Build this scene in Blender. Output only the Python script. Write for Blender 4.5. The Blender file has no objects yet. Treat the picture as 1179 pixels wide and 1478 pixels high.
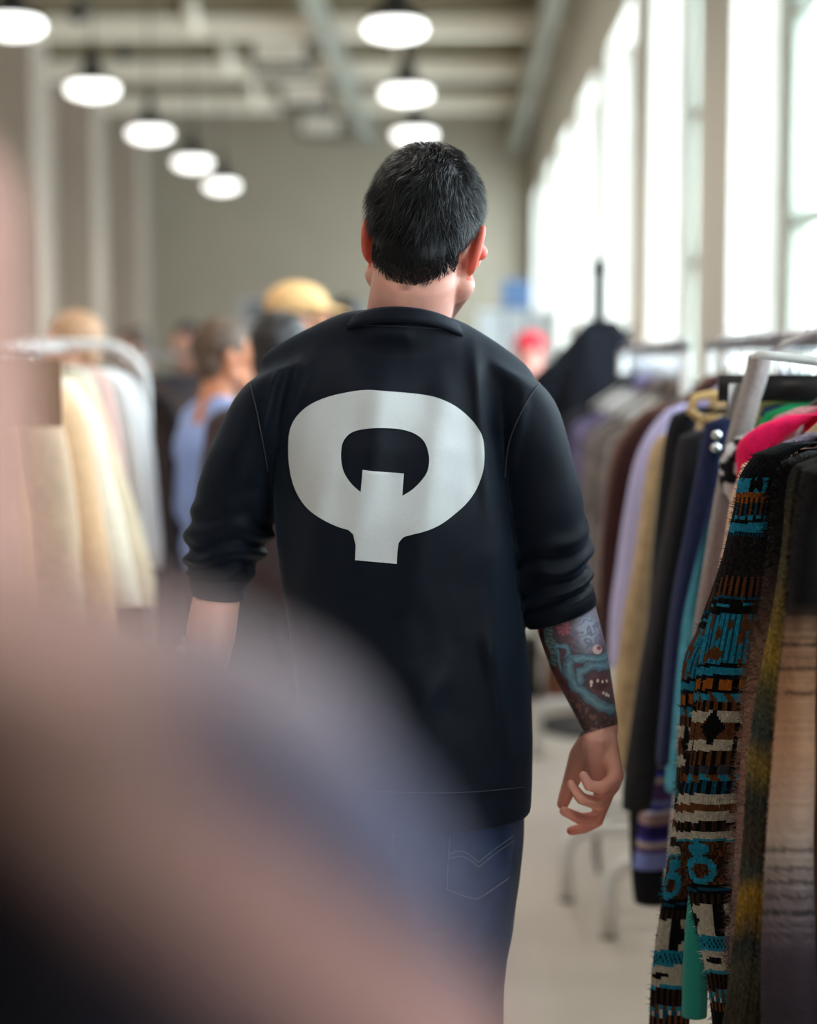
import bpy, bmesh, math, random
from mathutils import Vector, Matrix, noise
from mathutils.bvhtree import BVHTree
from mathutils.geometry import delaunay_2d_cdt
import numpy as np

# ---------------------------------------------------------------- camera, sky, lights, exposure
scene = bpy.context.scene
COL = scene.collection
FPX, VPX, VPY = 2463.0, 658.0, 519.0            # focal length and vanishing point of the aisle, in 1179 x 1478 pixels
CAM = Vector((0.0, 0.0, 1.5))
PITCH = math.atan((739.0 - VPY) / FPX)
YAW = math.atan((VPX - 589.5) / FPX * math.cos(PITCH))
cam_data = bpy.data.cameras.new('camera')
cam = bpy.data.objects.new('camera', cam_data)
COL.objects.link(cam)
cam.location = CAM
cam.rotation_euler = (math.pi / 2 - PITCH, 0, YAW)
cam_data.sensor_width = 36.0
cam_data.lens = FPX * 36.0 / 1478.0
cam_data.clip_start = 0.02
cam_data.dof.use_dof = True
cam_data.dof.focus_distance = 2.29
cam_data.dof.aperture_fstop = 1.75
scene.camera = cam

world = bpy.data.worlds.new('world')
scene.world = world
world.use_nodes = True
bgn = world.node_tree.nodes['Background']
bgn.inputs[0].default_value = (0.78, 0.89, 1.0, 1)   # bright overcast daylight
bgn.inputs[1].default_value = 12.0

scene.view_settings.view_transform = 'Standard'
scene.view_settings.look = 'None'
scene.view_settings.exposure = 0.32
scene.view_settings.gamma = 1.0
scene.view_settings.use_curve_mapping = False
scene.cycles.max_bounces = 8
scene.cycles.diffuse_bounces = 5
scene.cycles.transparent_max_bounces = 12
scene.cycles.sample_clamp_indirect = 6.0
scene.cycles.caustics_reflective = False
scene.cycles.caustics_refractive = False

# room measures (metres); the aisle runs along +Y
XL, XR, YB, YF, ZC = -4.56, 1.07, -5.0, 24.0, 4.95
SILL, HEAD = 1.15, 3.70
PITCH_Y = 2.8
COLS = [6.8 + PITCH_Y * k for k in range(-2, 7)]   # near edge of each column of the window wall
COLW = 0.9
for k, y in enumerate(COLS[:-1]):                   # daylight portals in the window openings
    ld = bpy.data.lights.new('window_portal', 'AREA')
    ld.shape = 'RECTANGLE'
    ld.size, ld.size_y = PITCH_Y - COLW, HEAD - SILL
    ld.cycles.is_portal = True
    lo = bpy.data.objects.new('window_portal', ld)
    COL.objects.link(lo)
    lo.location = (XR + 0.36, y + COLW + (PITCH_Y - COLW) / 2, (SILL + HEAD) / 2)
    lo.rotation_euler = (math.pi / 2, 0, math.pi / 2)

_F = Vector((-math.sin(YAW) * math.cos(PITCH), math.cos(YAW) * math.cos(PITCH), -math.sin(PITCH)))
_R = Vector((math.cos(YAW), math.sin(YAW), 0))
_U = _R.cross(_F)
def ray(px, py):
    return _F * FPX + _R * (px - 589.5) + _U * (739.0 - py)
def P(px, py, Y):
    "world point at depth Y that the photograph shows at pixel px, py"
    d = ray(px, py)
    return CAM + d * (Y / d.y)

# ---------------------------------------------------------------- helpers
def lin(r, g, b):
    f = lambda c: (c / 255 / 12.92) if c / 255 <= 0.04045 else ((c / 255 + 0.055) / 1.055) ** 2.4
    return (f(r), f(g), f(b), 1.0)

def node(nt, t, **kw):
    n = nt.nodes.new(t)
    for k, v in kw.items():
        if k in n.inputs: n.inputs[k].default_value = v
        else: setattr(n, k, v)
    return n

def mat(name, col, rough=0.6, metal=0.0, noise_amt=0.0, noise_scale=20.0, bump=0.0, bump_scale=200.0,
        sheen=0.0, sheen_tint=None, emit=0.0, attr=None, sss=0.0, weave=0.0, weave_scale=500.0, spec=0.5, wave=None):
    m = bpy.data.materials.new(name)
    m.use_nodes = True
    nt = m.node_tree
    b = nt.nodes['Principled BSDF']
    L = nt.links.new
    c = col if len(col) == 4 else lin(*col)
    b.inputs['Base Color'].default_value = c
    b.inputs['Roughness'].default_value = rough
    b.inputs['Metallic'].default_value = metal
    b.inputs['Specular IOR Level'].default_value = spec
    tc = node(nt, 'ShaderNodeTexCoord')
    src = None
    if attr:
        a = node(nt, 'ShaderNodeAttribute', attribute_name=attr)
        src = a.outputs['Color']
        L(src, b.inputs['Base Color'])
    if noise_amt:
        n = node(nt, 'ShaderNodeTexNoise', Scale=noise_scale, Detail=5.0)
        L(tc.outputs['Object'], n.inputs['Vector'])
        mr = node(nt, 'ShaderNodeMapRange')
        mr.inputs[1].default_value, mr.inputs[2].default_value = 0.3, 0.7
        mr.inputs[3].default_value, mr.inputs[4].default_value = 1 - noise_amt, 1 + noise_amt
        L(n.outputs['Fac'], mr.inputs[0])
        mx = node(nt, 'ShaderNodeMix', data_type='RGBA', blend_type='MULTIPLY')
        mx.inputs[0].default_value = 1.0
        if src: L(src, mx.inputs[6])
        else: mx.inputs[6].default_value = c
        L(mr.outputs[0], mx.inputs[7])
        L(mx.outputs[2], b.inputs['Base Color'])
    h = None
    if bump:
        n2 = node(nt, 'ShaderNodeTexNoise', Scale=bump_scale, Detail=3.0)
        L(tc.outputs['Object'], n2.inputs['Vector'])
        h = n2.outputs['Fac']
        bp = node(nt, 'ShaderNodeBump', Strength=bump, Distance=0.004)
        L(h, bp.inputs['Height']); L(bp.outputs[0], b.inputs['Normal'])
    if wave:                                     # knitted ribs along u of the uv map
        uv = node(nt, 'ShaderNodeUVMap')
        sx = node(nt, 'ShaderNodeSeparateXYZ'); L(uv.outputs[0], sx.inputs[0])
        m1 = node(nt, 'ShaderNodeMath', operation='MULTIPLY'); m1.inputs[1].default_value = wave[0] * 2 * math.pi
        L(sx.outputs[0], m1.inputs[0])
        s1 = node(nt, 'ShaderNodeMath', operation='SINE'); L(m1.outputs[0], s1.inputs[0])
        m2 = node(nt, 'ShaderNodeMath', operation='MULTIPLY'); m2.inputs[1].default_value = wave[1] * 2 * math.pi
        ab = node(nt, 'ShaderNodeMath', operation='ABSOLUTE'); L(s1.outputs[0], ab.inputs[0])
        ad = node(nt, 'ShaderNodeMath', operation='MULTIPLY_ADD'); ad.inputs[1].default_value = 0.8 / wave[1]
        L(ab.outputs[0], ad.inputs[0]); L(sx.outputs[1], ad.inputs[2])
        L(ad.outputs[0], m2.inputs[0])
        s2 = node(nt, 'ShaderNodeMath', operation='SINE'); L(m2.outputs[0], s2.inputs[0])
        a3 = node(nt, 'ShaderNodeMath', operation='MULTIPLY_ADD'); a3.inputs[1].default_value = 0.5
        L(s2.outputs[0], a3.inputs[0]); L(ab.outputs[0], a3.inputs[2])
        bp = node(nt, 'ShaderNodeBump', Strength=wave[2], Distance=0.005)
        L(a3.outputs[0], bp.inputs['Height']); L(bp.outputs[0], b.inputs['Normal'])
    if sheen:
        b.inputs['Sheen Weight'].default_value = sheen
        b.inputs['Sheen Roughness'].default_value = 0.5
        if sheen_tint: b.inputs['Sheen Tint'].default_value = (*sheen_tint, 1)
    if sss:
        b.inputs['Subsurface Weight'].default_value = sss
        b.inputs['Subsurface Radius'].default_value = (1.0, 0.25, 0.12)
        b.inputs['Subsurface Scale'].default_value = 0.012
    if emit:
        b.inputs['Emission Color'].default_value = c
        b.inputs['Emission Strength'].default_value = emit
    return m

ORG = {}
def tag(o, label=None, cat=None, group=None, kind=None):
    if label: o['label'] = label
    if cat: o['category'] = cat
    if group: o['group'] = group
    if kind: o['kind'] = kind
    return o

def thing(name, loc, label, cat, group=None):
    o = bpy.data.objects.new(name, None)
    o.empty_display_size = 0.1
    COL.objects.link(o)
    o.location = loc
    ORG[o.name] = Vector(loc)
    return tag(o, label, cat, group)

def mk(name, verts, faces, m, parent=None, smooth=True, loc=None, uv=None, fcol=None, vcol=None):
    "link one mesh object; verts are world coordinates"
    off = Vector(loc) if loc is not None else (ORG.get(parent.name, Vector()) if parent else Vector())
    me = bpy.data.meshes.new(name)
    me.from_pydata([(v[0] - off.x, v[1] - off.y, v[2] - off.z) for v in verts], [], faces)
    if smooth: me.polygons.foreach_set('use_smooth', [True] * len(me.polygons))
    if m: me.materials.append(m)
    if uv is not None:
        lay = me.uv_layers.new(name='UVMap')
        li = np.zeros(len(me.loops), dtype=np.int32); me.loops.foreach_get('vertex_index', li)
        lay.data.foreach_set('uv', np.asarray(uv, dtype=np.float32)[li].ravel())
    if fcol is not None:
        ca = me.color_attributes.new('Col', 'FLOAT_COLOR', 'CORNER')
        tot = np.zeros(len(me.polygons), dtype=np.int32); me.polygons.foreach_get('loop_total', tot)
        ca.data.foreach_set('color', np.repeat(np.asarray(fcol, dtype=np.float32), tot, axis=0).ravel())
    if vcol is not None:
        ca = me.color_attributes.new('Col', 'FLOAT_COLOR', 'POINT')
        ca.data.foreach_set('color', np.asarray(vcol, dtype=np.float32).ravel())
    me.update()
    o = bpy.data.objects.new(name, me)
    COL.objects.link(o)
    if parent:
        o.parent = parent
        po = ORG.get(parent.name, Vector())
        o.location = off - po
        ORG[o.name] = off
    else:
        o.location = off
        ORG[o.name] = off
    return o

class MB:
    "collects simple shapes for one mesh"
    def __init__(s): s.v, s.f = [], []
    def add(s, v, f):
        n = len(s.v); s.v += [tuple(p) for p in v]; s.f += [tuple(i + n for i in q) for q in f]; return s
    def box(s, x0, x1, y0, y1, z0, z1):
        v = [(x, y, z) for x in (x0, x1) for y in (y0, y1) for z in (z0, z1)]
        return s.add(v, [(0, 1, 3, 2), (4, 6, 7, 5), (0, 4, 5, 1), (2, 3, 7, 6), (0, 2, 6, 4), (1, 5, 7, 3)])
    def tube(s, pts, r, n=8, cap=True):
        pts = [Vector(p) for p in pts]
        rr = r if isinstance(r, (list, tuple)) else [r] * len(pts)
        up = None; v = []; f = []
        for i, p in enumerate(pts):
            d = (pts[min(i + 1, len(pts) - 1)] - pts[max(i - 1, 0)]).normalized()
            if up is None: up = d.orthogonal().normalized()
            up = (up - d * up.dot(d)).normalized()
            w = d.cross(up)
            for k in range(n):
                a = 2 * math.pi * k / n
                v.append(p + (up * math.cos(a) + w * math.sin(a)) * rr[i])
        for i in range(len(pts) - 1):
            for k in range(n):
                f.append((i * n + k, i * n + (k + 1) % n, (i + 1) * n + (k + 1) % n, (i + 1) * n + k))
        if cap:
            f.append(tuple(range(n))[::-1]); f.append(tuple((len(pts) - 1) * n + k for k in range(n)))
        return s.add(v, f)
    def lathe(s, prof, c, n=24):
        v = []; f = []
        for r, z in prof:
            for k in range(n):
                a = 2 * math.pi * k / n
                v.append((c[0] + r * math.cos(a), c[1] + r * math.sin(a), c[2] + z))
        for i in range(len(prof) - 1):
            for k in range(n):
                f.append((i * n + k, i * n + (k + 1) % n, (i + 1) * n + (k + 1) % n, (i + 1) * n + k))
        return s.add(v, f)
    def ell(s, c, r, M=None, n=16, m=10):
        v = []; f = []
        for i in range(m + 1):
            t = math.pi * i / m
            for k in range(n):
                a = 2 * math.pi * k / n
                p = Vector((r[0] * math.sin(t) * math.cos(a), r[1] * math.sin(t) * math.sin(a), r[2] * math.cos(t)))
                p += Vector(c)
                v.append(M @ p if M else p)
        for i in range(m):
            for k in range(n):
                f.append((i * n + k, (i + 1) * n + k, (i + 1) * n + (k + 1) % n, i * n + (k + 1) % n))
        return s.add(v, f)
    def cap(s, p0, p1, r0, r1, n=14, sq=1.0, sdir=None):
        "tapered capsule; sq squashes it along sdir"
        p0, p1 = Vector(p0), Vector(p1)
        d = (p1 - p0); ln = d.length
        if ln < 1e-6: d = Vector((0, 0, 1))
        else: d = d / ln
        up = d.orthogonal().normalized() if sdir is None else (Vector(sdir) - d * Vector(sdir).dot(d)).normalized()
        w = d.cross(up)
        rings = []
        for t in (-90, -60, -30, 0): rings.append((p0 + d * r0 * math.sin(math.radians(t)), r0 * max(0.02, math.cos(math.radians(t)))))
        for t in (0, 30, 60, 90): rings.append((p1 + d * r1 * math.sin(math.radians(t)), r1 * max(0.02, math.cos(math.radians(t)))))
        v = []; f = []
        for c, r in rings:
            for k in range(n):
                a = 2 * math.pi * k / n
                v.append(c + (up * math.cos(a) * sq + w * math.sin(a)) * r)
        m = len(rings)
        for i in range(m - 1):
            for k in range(n):
                f.append((i * n + k, i * n + (k + 1) % n, (i + 1) * n + (k + 1) % n, (i + 1) * n + k))
        f.append(tuple(range(n))[::-1]); f.append(tuple((m - 1) * n + k for k in range(n)))
        return s.add(v, f)
    def chain(s, pts, rs, sq=1.0, sdir=None, n=14):
        for i in range(len(pts) - 1): s.cap(pts[i], pts[i + 1], rs[i], rs[i + 1], n, sq, sdir)
        return s
    def build(s, name, m, parent=None, smooth=True, loc=None):
        return mk(name, s.v, s.f, m, parent, smooth, loc)

def remesh(mb, voxel, smooth=3, factor=0.5):
    "union of the collected closed shapes as one smooth skin -> (verts, faces) arrays"
    me = bpy.data.meshes.new('tmp'); me.from_pydata(mb.v, [], mb.f); me.update()
    bm = bmesh.new(); bm.from_mesh(me)
    bmesh.ops.recalc_face_normals(bm, faces=bm.faces); bm.to_mesh(me); bm.free()
    o = bpy.data.objects.new('tmp', me); COL.objects.link(o)
    md = o.modifiers.new('r', 'REMESH'); md.mode = 'VOXEL'; md.voxel_size = voxel
    if smooth:
        sm = o.modifiers.new('s', 'SMOOTH'); sm.factor = factor; sm.iterations = smooth
    dg = bpy.context.evaluated_depsgraph_get()
    ev = bpy.data.meshes.new_from_object(o.evaluated_get(dg))
    v = np.zeros(len(ev.vertices) * 3); ev.vertices.foreach_get('co', v)
    f = [tuple(p.vertices) for p in ev.polygons]
    bpy.data.objects.remove(o); bpy.data.meshes.remove(me); bpy.data.meshes.remove(ev)
    return v.reshape(-1, 3), f

def interp(tab, t):
    "piecewise smooth interpolation in rows (t, a, b, ...)"
    if t <= tab[0][0]: return tab[0][1:]
    for p, q in zip(tab, tab[1:]):
        if t <= q[0]:
            k = (t - p[0]) / (q[0] - p[0])
            return tuple(a + (b - a) * k for a, b in zip(p[1:], q[1:]))
    return tab[-1][1:]

def catmull(tab, n):
    "resample rows smoothly (Catmull-Rom) into n rows"
    out = []; m = len(tab)
    for i in range(n):
        s = i / (n - 1) * (m - 1); k = min(int(s), m - 2); u = s - k
        p = [tab[max(0, min(m - 1, k + j))] for j in (-1, 0, 1, 2)]
        out.append(tuple(0.5 * (2 * b + (c - a) * u + (2 * a - 5 * b + 4 * c - d) * u * u + (3 * b - a - 3 * c + d) * u ** 3)
                         for a, b, c, d in zip(*p)))
    return out

def loft(rings, n, disp=None, cap=True, ex=2.0):
    "rings of (centre, a, b): closed tube; disp(i, angle, m) pushes outward"
    v = []; f = []; uv = []
    m = len(rings)
    for i, (c, a, b) in enumerate(rings):
        for k in range(n):
            t = 2 * math.pi * k / n
            ct, st = math.cos(t), math.sin(t)
            if ex != 2.0:
                ct = math.copysign(abs(ct) ** (2 / ex), ct); st = math.copysign(abs(st) ** (2 / ex), st)
            d = Vector(a) * ct + Vector(b) * st
            if disp: d = d * (1 + disp(i / (m - 1), t))
            v.append(Vector(c) + d); uv.append((k / n if k <= n / 2 else 1 - k / n, i / (m - 1)))
    for i in range(m - 1):
        for k in range(n):
            f.append((i * n + k, (i + 1) * n + k, (i + 1) * n + (k + 1) % n, i * n + (k + 1) % n))
    if cap:
        f.append(tuple(range(n))); f.append(tuple((m - 1) * n + k for k in range(n))[::-1])
    return v, f, uv
# ---------------------------------------------------------------- the room
M_wall = mat('plaster_wall', (160, 150, 134), 0.9, noise_amt=0.03, noise_scale=2.0)
M_left = mat('left_plaster', (158, 144, 131), 0.9, noise_amt=0.05, noise_scale=2.0)
M_colw = mat('column_paint', (222, 216, 206), 0.85, noise_amt=0.03, noise_scale=3.0)
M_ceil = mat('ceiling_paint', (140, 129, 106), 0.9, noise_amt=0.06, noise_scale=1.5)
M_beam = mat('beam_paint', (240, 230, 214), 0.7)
M_floor = mat('polished_concrete', (206, 197, 185), 0.32, noise_amt=0.10, noise_scale=1.6, bump=0.03, bump_scale=30)
M_frame = mat('window_frame_paint', (150, 152, 140), 0.5)
M_white = mat('white_enamel', (225, 224, 222), 0.35)
M_black = mat('black_enamel', (18, 18, 22), 0.45)
M_duct = mat('galvanised_duct', (150, 150, 140), 0.6, metal=0.2, noise_amt=0.1)
M_chrome = mat('chrome', (215, 215, 220), 0.16, metal=1.0)
M_steel = mat('grey_steel', (120, 120, 125), 0.35, metal=0.8)
M_glow = mat('lamp_glow', (255, 253, 248), 0.5, emit=2.6)
gm = bpy.data.materials.new('window_glass'); gm.use_nodes = True
nt = gm.node_tree; nt.nodes.clear()
o_ = nt.nodes.new('ShaderNodeOutputMaterial'); t_ = node(nt, 'ShaderNodeBsdfTransparent', Color=(0.95, 0.98, 0.965, 1))
g_ = node(nt, 'ShaderNodeBsdfGlossy', Roughness=0.02); mx = node(nt, 'ShaderNodeMixShader'); mx.inputs[0].default_value = 0.06
nt.links.new(t_.outputs[0], mx.inputs[1]); nt.links.new(g_.outputs[0], mx.inputs[2]); nt.links.new(mx.outputs[0], o_.inputs[0])
M_glass = gm

def struct(name, mb, m, parent=None, smooth=False):
    o = mb.build(name, m, parent, smooth)
    if not parent: o['kind'] = 'structure'
    return o
struct('floor', MB().box(XL - 0.3, XR + 0.5, YB - 0.2, YF + 0.2, -0.2, 0.0), M_floor)
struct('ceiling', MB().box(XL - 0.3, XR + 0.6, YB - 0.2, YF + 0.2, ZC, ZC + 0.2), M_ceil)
struct('wall_far', MB().box(XL - 0.3, XR + 0.6, YF, YF + 0.2, 0.0, ZC), M_wall)
struct('wall_back', MB().box(XL - 0.3, XR + 0.6, YB - 0.2, YB, 0.0, ZC), M_wall)
wl = struct('wall_left', MB().box(XL - 0.3, XL, YB, YF, 0.0, ZC), M_left)
for k in range(11):
    y = 22.4 - 2.8 * k
    struct('pilaster', MB().box(XL, XL + 0.42, y, y + 0.7, 0.0, ZC), M_left, wl)
wr = struct('wall_right', MB().box(XR, XR + 0.5, YB, YF, 0.0, SILL - 0.04), M_colw)
struct('wall_band', MB().box(XR, XR + 0.5, YB, YF, HEAD, ZC), M_colw, wr)
for y in COLS:
    struct('column', MB().box(XR, XR + 0.5, y, min(y + COLW, YF), SILL - 0.04, HEAD), M_colw, wr)
struct('column', MB().box(XR, XR + 0.5, YB, COLS[0] - PITCH_Y + COLW, SILL - 0.04, HEAD), M_colw, wr)
for k, y in enumerate([COLS[0] - PITCH_Y] + COLS[:-1]):
    y0, y1 = y + COLW, y + PITCH_Y
    w = thing('window_%d' % (k + 1), (XR + 0.26, (y0 + y1) / 2, SILL), None, None); w['kind'] = 'structure'
    xf = XR + 0.22
    fr = MB()
    fr.box(xf, xf + 0.08, y0, y0 + 0.11, SILL, HEAD).box(xf, xf + 0.08, y1 - 0.11, y1, SILL, HEAD)
    fr.box(xf, xf + 0.08, y0, y1, SILL, SILL + 0.07).box(xf, xf + 0.08, y0, y1, HEAD - 0.07, HEAD)
    fr.build('window_frame', M_frame, w, False)
    ym = (y0 + y1) / 2
    MB().box(xf + 0.01, xf + 0.07, ym - 0.025, ym + 0.025, SILL + 0.07, HEAD - 0.07).build('mullion', M_frame, w, False)
    rows = 3
    hz = [SILL + 0.07 + (HEAD - SILL - 0.14) * i / rows for i in range(rows + 1)]
    for z in hz[1:-1]:
        MB().box(xf + 0.012, xf + 0.068, y0 + 0.11, y1 - 0.11, z - 0.022, z + 0.022).build('glazing_bar', M_frame, w, False)
    for i in range(rows):
        for a, b in ((y0 + 0.11, ym - 0.025), (ym + 0.025, y1 - 0.11)):
            MB().box(xf + 0.035, xf + 0.041, a, b, hz[i] + (0.022 if i else 0), hz[i + 1] - (0.022 if i < rows - 1 else 0)).build('pane', M_glass, w, False)
    MB().box(XR - 0.03, xf, y0, y1, SILL - 0.04, SILL).build('window_sill', M_white, w, False)

# ceiling beams with their braces
for k in range(9):
    y = 21.7 - 2.45 * k
    b = MB().box(XL, XR, y - 0.09, y + 0.09, 4.60, 4.80).build('trim_%d' % (k + 1), M_beam, None, False); b['kind'] = 'structure'
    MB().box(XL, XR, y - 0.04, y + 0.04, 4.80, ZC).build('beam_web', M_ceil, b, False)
    for x in (-2.55, -0.62):
        MB().tube([(x, y - 0.25, ZC), (x + 0.02, y - 0.02, 4.62)], 0.07, 8).build('brace', M_beam, b)
# spiral duct under the ceiling along the windows
duct = thing('air_duct', (0.72, 9.0, 4.25), 'grey spiral ventilation duct running under the ceiling along the windows', 'duct')
d = MB(); pts = []; rs = []
for i in range(120):
    pts.append((0.80, 2.0 + 21.9 * i / 119, 4.42)); rs.append(0.11 + (0.008 if i % 2 else 0))
d.tube(pts, rs, 14).build('duct_pipe', M_duct, duct)
for y in (4, 8, 12, 16, 20):
    MB().tube([(0.80, y, 4.53), (0.80, y, ZC)], 0.012, 6).build('hanging_rod', M_steel, duct)
# cable tray down the middle and the box units
tray = MB()
tray.box(-1.28, -1.12, 1.0, YF - 0.05, 4.44, 4.46).box(-1.29, -1.275, 1.0, YF - 0.05, 4.44, 4.52).box(-1.125, -1.11, 1.0, YF - 0.05, 4.44, 4.52)
for y in (3, 7, 11, 15, 19, 23): tray.box(-1.21, -1.19, y, y + 0.02, 4.46, ZC - 0.002)
tag(tray.build('cable_tray', M_duct, None, False), 'long grey cable tray under the ceiling above the box heaters', 'tray')
M_unit = mat('unit_dark', (84, 78, 70), 0.6)
M_unitface = mat('unit_face', (250, 240, 226), 0.6)
for (px, py, Y, lab) in ((404, 76, 17.0, 'box heater under the ceiling closest to the camera, pale face in a dark casing'),
                         (440, 136, 19.5, 'second box heater along the ceiling, pale face in a dark casing'),
                         (463, 181, 22.0, 'box heater under the ceiling closest to the far wall, pale face in a dark casing')):
    c = P(px, py, Y)
    u = thing('box_heater', (c.x, Y, c.z), lab, 'heater', 'box heaters in a row under the ceiling')
    MB().box(c.x - 0.30, c.x + 0.30, Y, Y + 0.5, c.z - 0.14, c.z + 0.16).build('casing', M_unit, u, False)
    MB().box(c.x - 0.24, c.x + 0.24, Y - 0.03, Y, c.z - 0.09, c.z + 0.10).build('face_panel', M_unitface, u, False)
    for q in range(4):
        z = c.z - 0.06 + 0.04 * q
        MB().box(c.x - 0.22, c.x + 0.22, Y - 0.036, Y - 0.03, z - 0.004, z + 0.004).build('louvre', M_unit, u, False)
    for s in (-0.25, 0.25):
        MB().tube([(c.x + s, Y + 0.25, c.z + 0.16), (c.x + s, Y + 0.25, ZC)], 0.012, 6).build('hanging_rod', M_steel, u)

# pendant lamps
LAMP_W = 44.0
M_shade = mat('lamp_shade', (20, 20, 24), 0.5)
def lamp(px, py, Y, label, group):
    c = P(px, py, Y)
    t = thing('pendant_lamp', (c.x, Y, c.z - 0.06), label, 'lamp', group)
    R = 0.19
    pr = [(0.0, 0.36), (0.03, 0.36), (0.035, 0.24), (0.055, 0.23), (0.06, 0.17), (0.09, 0.13), (0.14, 0.085), (0.185, 0.055), (R + 0.004, 0.04), (R + 0.004, 0.032), (R - 0.004, 0.034), (0.13, 0.075), (0.0, 0.1)]
    MB().lathe(pr, c).build('shade', M_shade, t)
    gl = [(0.0, 0.035), (R - 0.02, 0.035), (R - 0.002, 0.02), (R, 0.0), (R - 0.01, -0.03), (R - 0.05, -0.05), (0.09, -0.062), (0.05, -0.072), (0.0, -0.075)]
    MB().lathe(gl, c).build('glowing_diffuser', M_glow, t)
    MB().tube([(c.x, Y, c.z + 0.36), (c.x, Y, ZC - 0.03)], 0.008, 6).build('cord', M_black, t)
    ld = bpy.data.lights.new('lamp_light', 'SPOT'); ld.energy = LAMP_W; ld.color = (1.0, 0.94, 0.87); ld.shadow_soft_size = 0.17; ld.spot_size = math.radians(165); ld.spot_blend = 0.6
    lo = bpy.data.objects.new('lamp_light', ld); COL.objects.link(lo); lo.parent = t; lo.location = (0, 0, -0.05)
    MB().lathe([(0.0, -0.06), (0.05, -0.05), (0.06, 0.0), (0.0, 0.0)], (c.x, Y, ZC), 12).build('ceiling_rose', M_black, t)
    return t
LL = [(18, 37, 10.45), (133, 129, 12.95), (216, 193, 15.5), (278, 235, 17.85), (320, 268, 20.1)]
LN = ['cut by the picture edge', 'second along the row', 'third along the row', 'fourth along the row', 'closest to the far wall']
for (x, y, Y), s in zip(LL, LN):
    lamp(x, y, Y, 'lit black pendant lamp of the longer row, ' + s, 'pendant lamps of the longer row')
for (x, y, Y), s in zip([(570, 42, 10.7), (586, 135, 13.2), (598, 195, 15.7)], ['highest above the man', 'between the other two above the man', 'just above the hair of the man']):
    lamp(x, y, Y, 'lit black pendant lamp, ' + s, 'pendant lamps above the man')
PR = []
def lamp_at(x, y, label, group):
    c = Vector((x, y, 3.56)); global P; Q = P; P = lambda a, b, d: c.copy()
    try: lamp(0, 0, y, label, group)
    finally: P = Q
for y in (8.05, 5.65, 3.25, 0.85):
    lamp_at(-2.74, y, 'lit black pendant lamp of the longer row, overhead before the picture begins', 'pendant lamps overhead')
    lamp_at(-0.40, y, 'lit black pendant lamp of the row above the man, overhead before the picture begins', 'pendant lamps overhead of the man')
for (px, py, Y, lab) in ((115, 18, 14.6, 'small black spotlight on the ceiling beam closest to the camera'), (181, 77, 17.3, 'small black spotlight on the second ceiling beam')):
    c = P(px, py, Y)
    t = thing('spotlight', (c.x, Y, c.z), lab, 'spotlight', 'spotlights on the beams')
    MB().tube([(c.x, Y - 0.09, c.z - 0.03), (c.x, Y + 0.08, c.z + 0.03)], [0.075, 0.055], 12).build('can', M_black, t)
    MB().tube([(c.x, Y, c.z + 0.03), (c.x, Y, ZC)], 0.015, 6).build('bracket', M_black, t)
# ---------------------------------------------------------------- the man seen from behind
MY = 2.40
def head_matrix(centre, roll=0, yaw=0, pitch=0):
    return Matrix.Translation(centre) @ Matrix.Rotation(yaw, 4, 'Z') @ Matrix.Rotation(roll, 4, 'Y') @ Matrix.Rotation(pitch, 4, 'X')

def head_shapes(mb, M, ears=True):
    "head facing local +Y"
    T = lambda x, y, z: M @ Vector((x, y, z))
    mb.ell((0, -0.012, 0.030), (0.0715, 0.097, 0.088), M, 24, 16)
    mb.ell((0, 0.030, -0.030), (0.064, 0.066, 0.082), M, 20, 14)
    mb.ell((0, 0.060, -0.088), (0.036, 0.030, 0.026), M)
    mb.ell((0, -0.045, -0.030), (0.060, 0.052, 0.055), M)
    for s in (-1, 1):
        mb.cap(T(s * 0.060, 0.005, -0.055), T(s * 0.022, 0.072, -0.095), 0.020, 0.018)       # jaw
        mb.cap(T(s * 0.050, 0.070, 0.000), T(s * 0.058, 0.040, -0.012), 0.022, 0.018)        # cheek
        mb.cap(T(s * 0.012, 0.088, 0.036), T(s * 0.046, 0.076, 0.036), 0.012, 0.011)         # brow
        mb.ell((s * 0.031, 0.078, 0.014), (0.014, 0.013, 0.011), M)                          # lid
        mb.cap(T(s * 0.012, 0.101, -0.030), T(s * 0.008, 0.104, -0.028), 0.009, 0.008)       # nostril
        if ears:
            E = M @ Matrix.Translation((s * 0.0710, -0.002, -0.010)) @ Matrix.Rotation(s * 0.34, 4, 'Z') @ Matrix.Rotation(s * 0.12, 4, 'Y')
            mb.ell((0, -0.004, 0.004), (0.0075, 0.021, 0.033), E, 16, 12)
            mb.ell((0, 0.002, -0.022), (0.0075, 0.011, 0.013), E)
            pts = [E @ Vector((s * 0.003, -0.004 + 0.019 * math.cos(a), 0.004 + 0.031 * math.sin(a))) for a in [math.radians(40 + 20 * q) for q in range(12)]]
            mb.chain(pts, [0.0058] * 12, n=8)
            mb.cap(T(s * 0.066, 0.004, -0.008), T(s * 0.080, 0.0, -0.008), 0.020, 0.012)
    mb.cap(T(0, 0.094, 0.028), T(0, 0.112, -0.022), 0.009, 0.013)                            # nose
    mb.cap(T(-0.018, 0.088, -0.056), T(0.018, 0.088, -0.056), 0.0085, 0.0085)                # lips
    mb.cap(T(-0.015, 0.086, -0.067), T(0.015, 0.086, -0.067), 0.009, 0.009)

HM = head_matrix(P(613, 347, 2.42), roll=math.radians(7), yaw=math.radians(-11), pitch=math.radians(-8))
body = MB()
head_shapes(body, HM)
p = lambda x, y, Y=MY: P(x, y, Y)
# neck and shoulders
body.cap(HM @ Vector((0, -0.025, -0.05)), p(588, 470, 2.44), 0.059, 0.061, 48)
body.cap(p(588, 455, 2.42), p(588, 540, 2.43), 0.058, 0.07, 48)
for sx, sy in ((425, 572), (728, 585)):
    body.cap(p(586, 500, 2.43), p(sx, sy, 2.425), 0.045, 0.038, 18)
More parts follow.
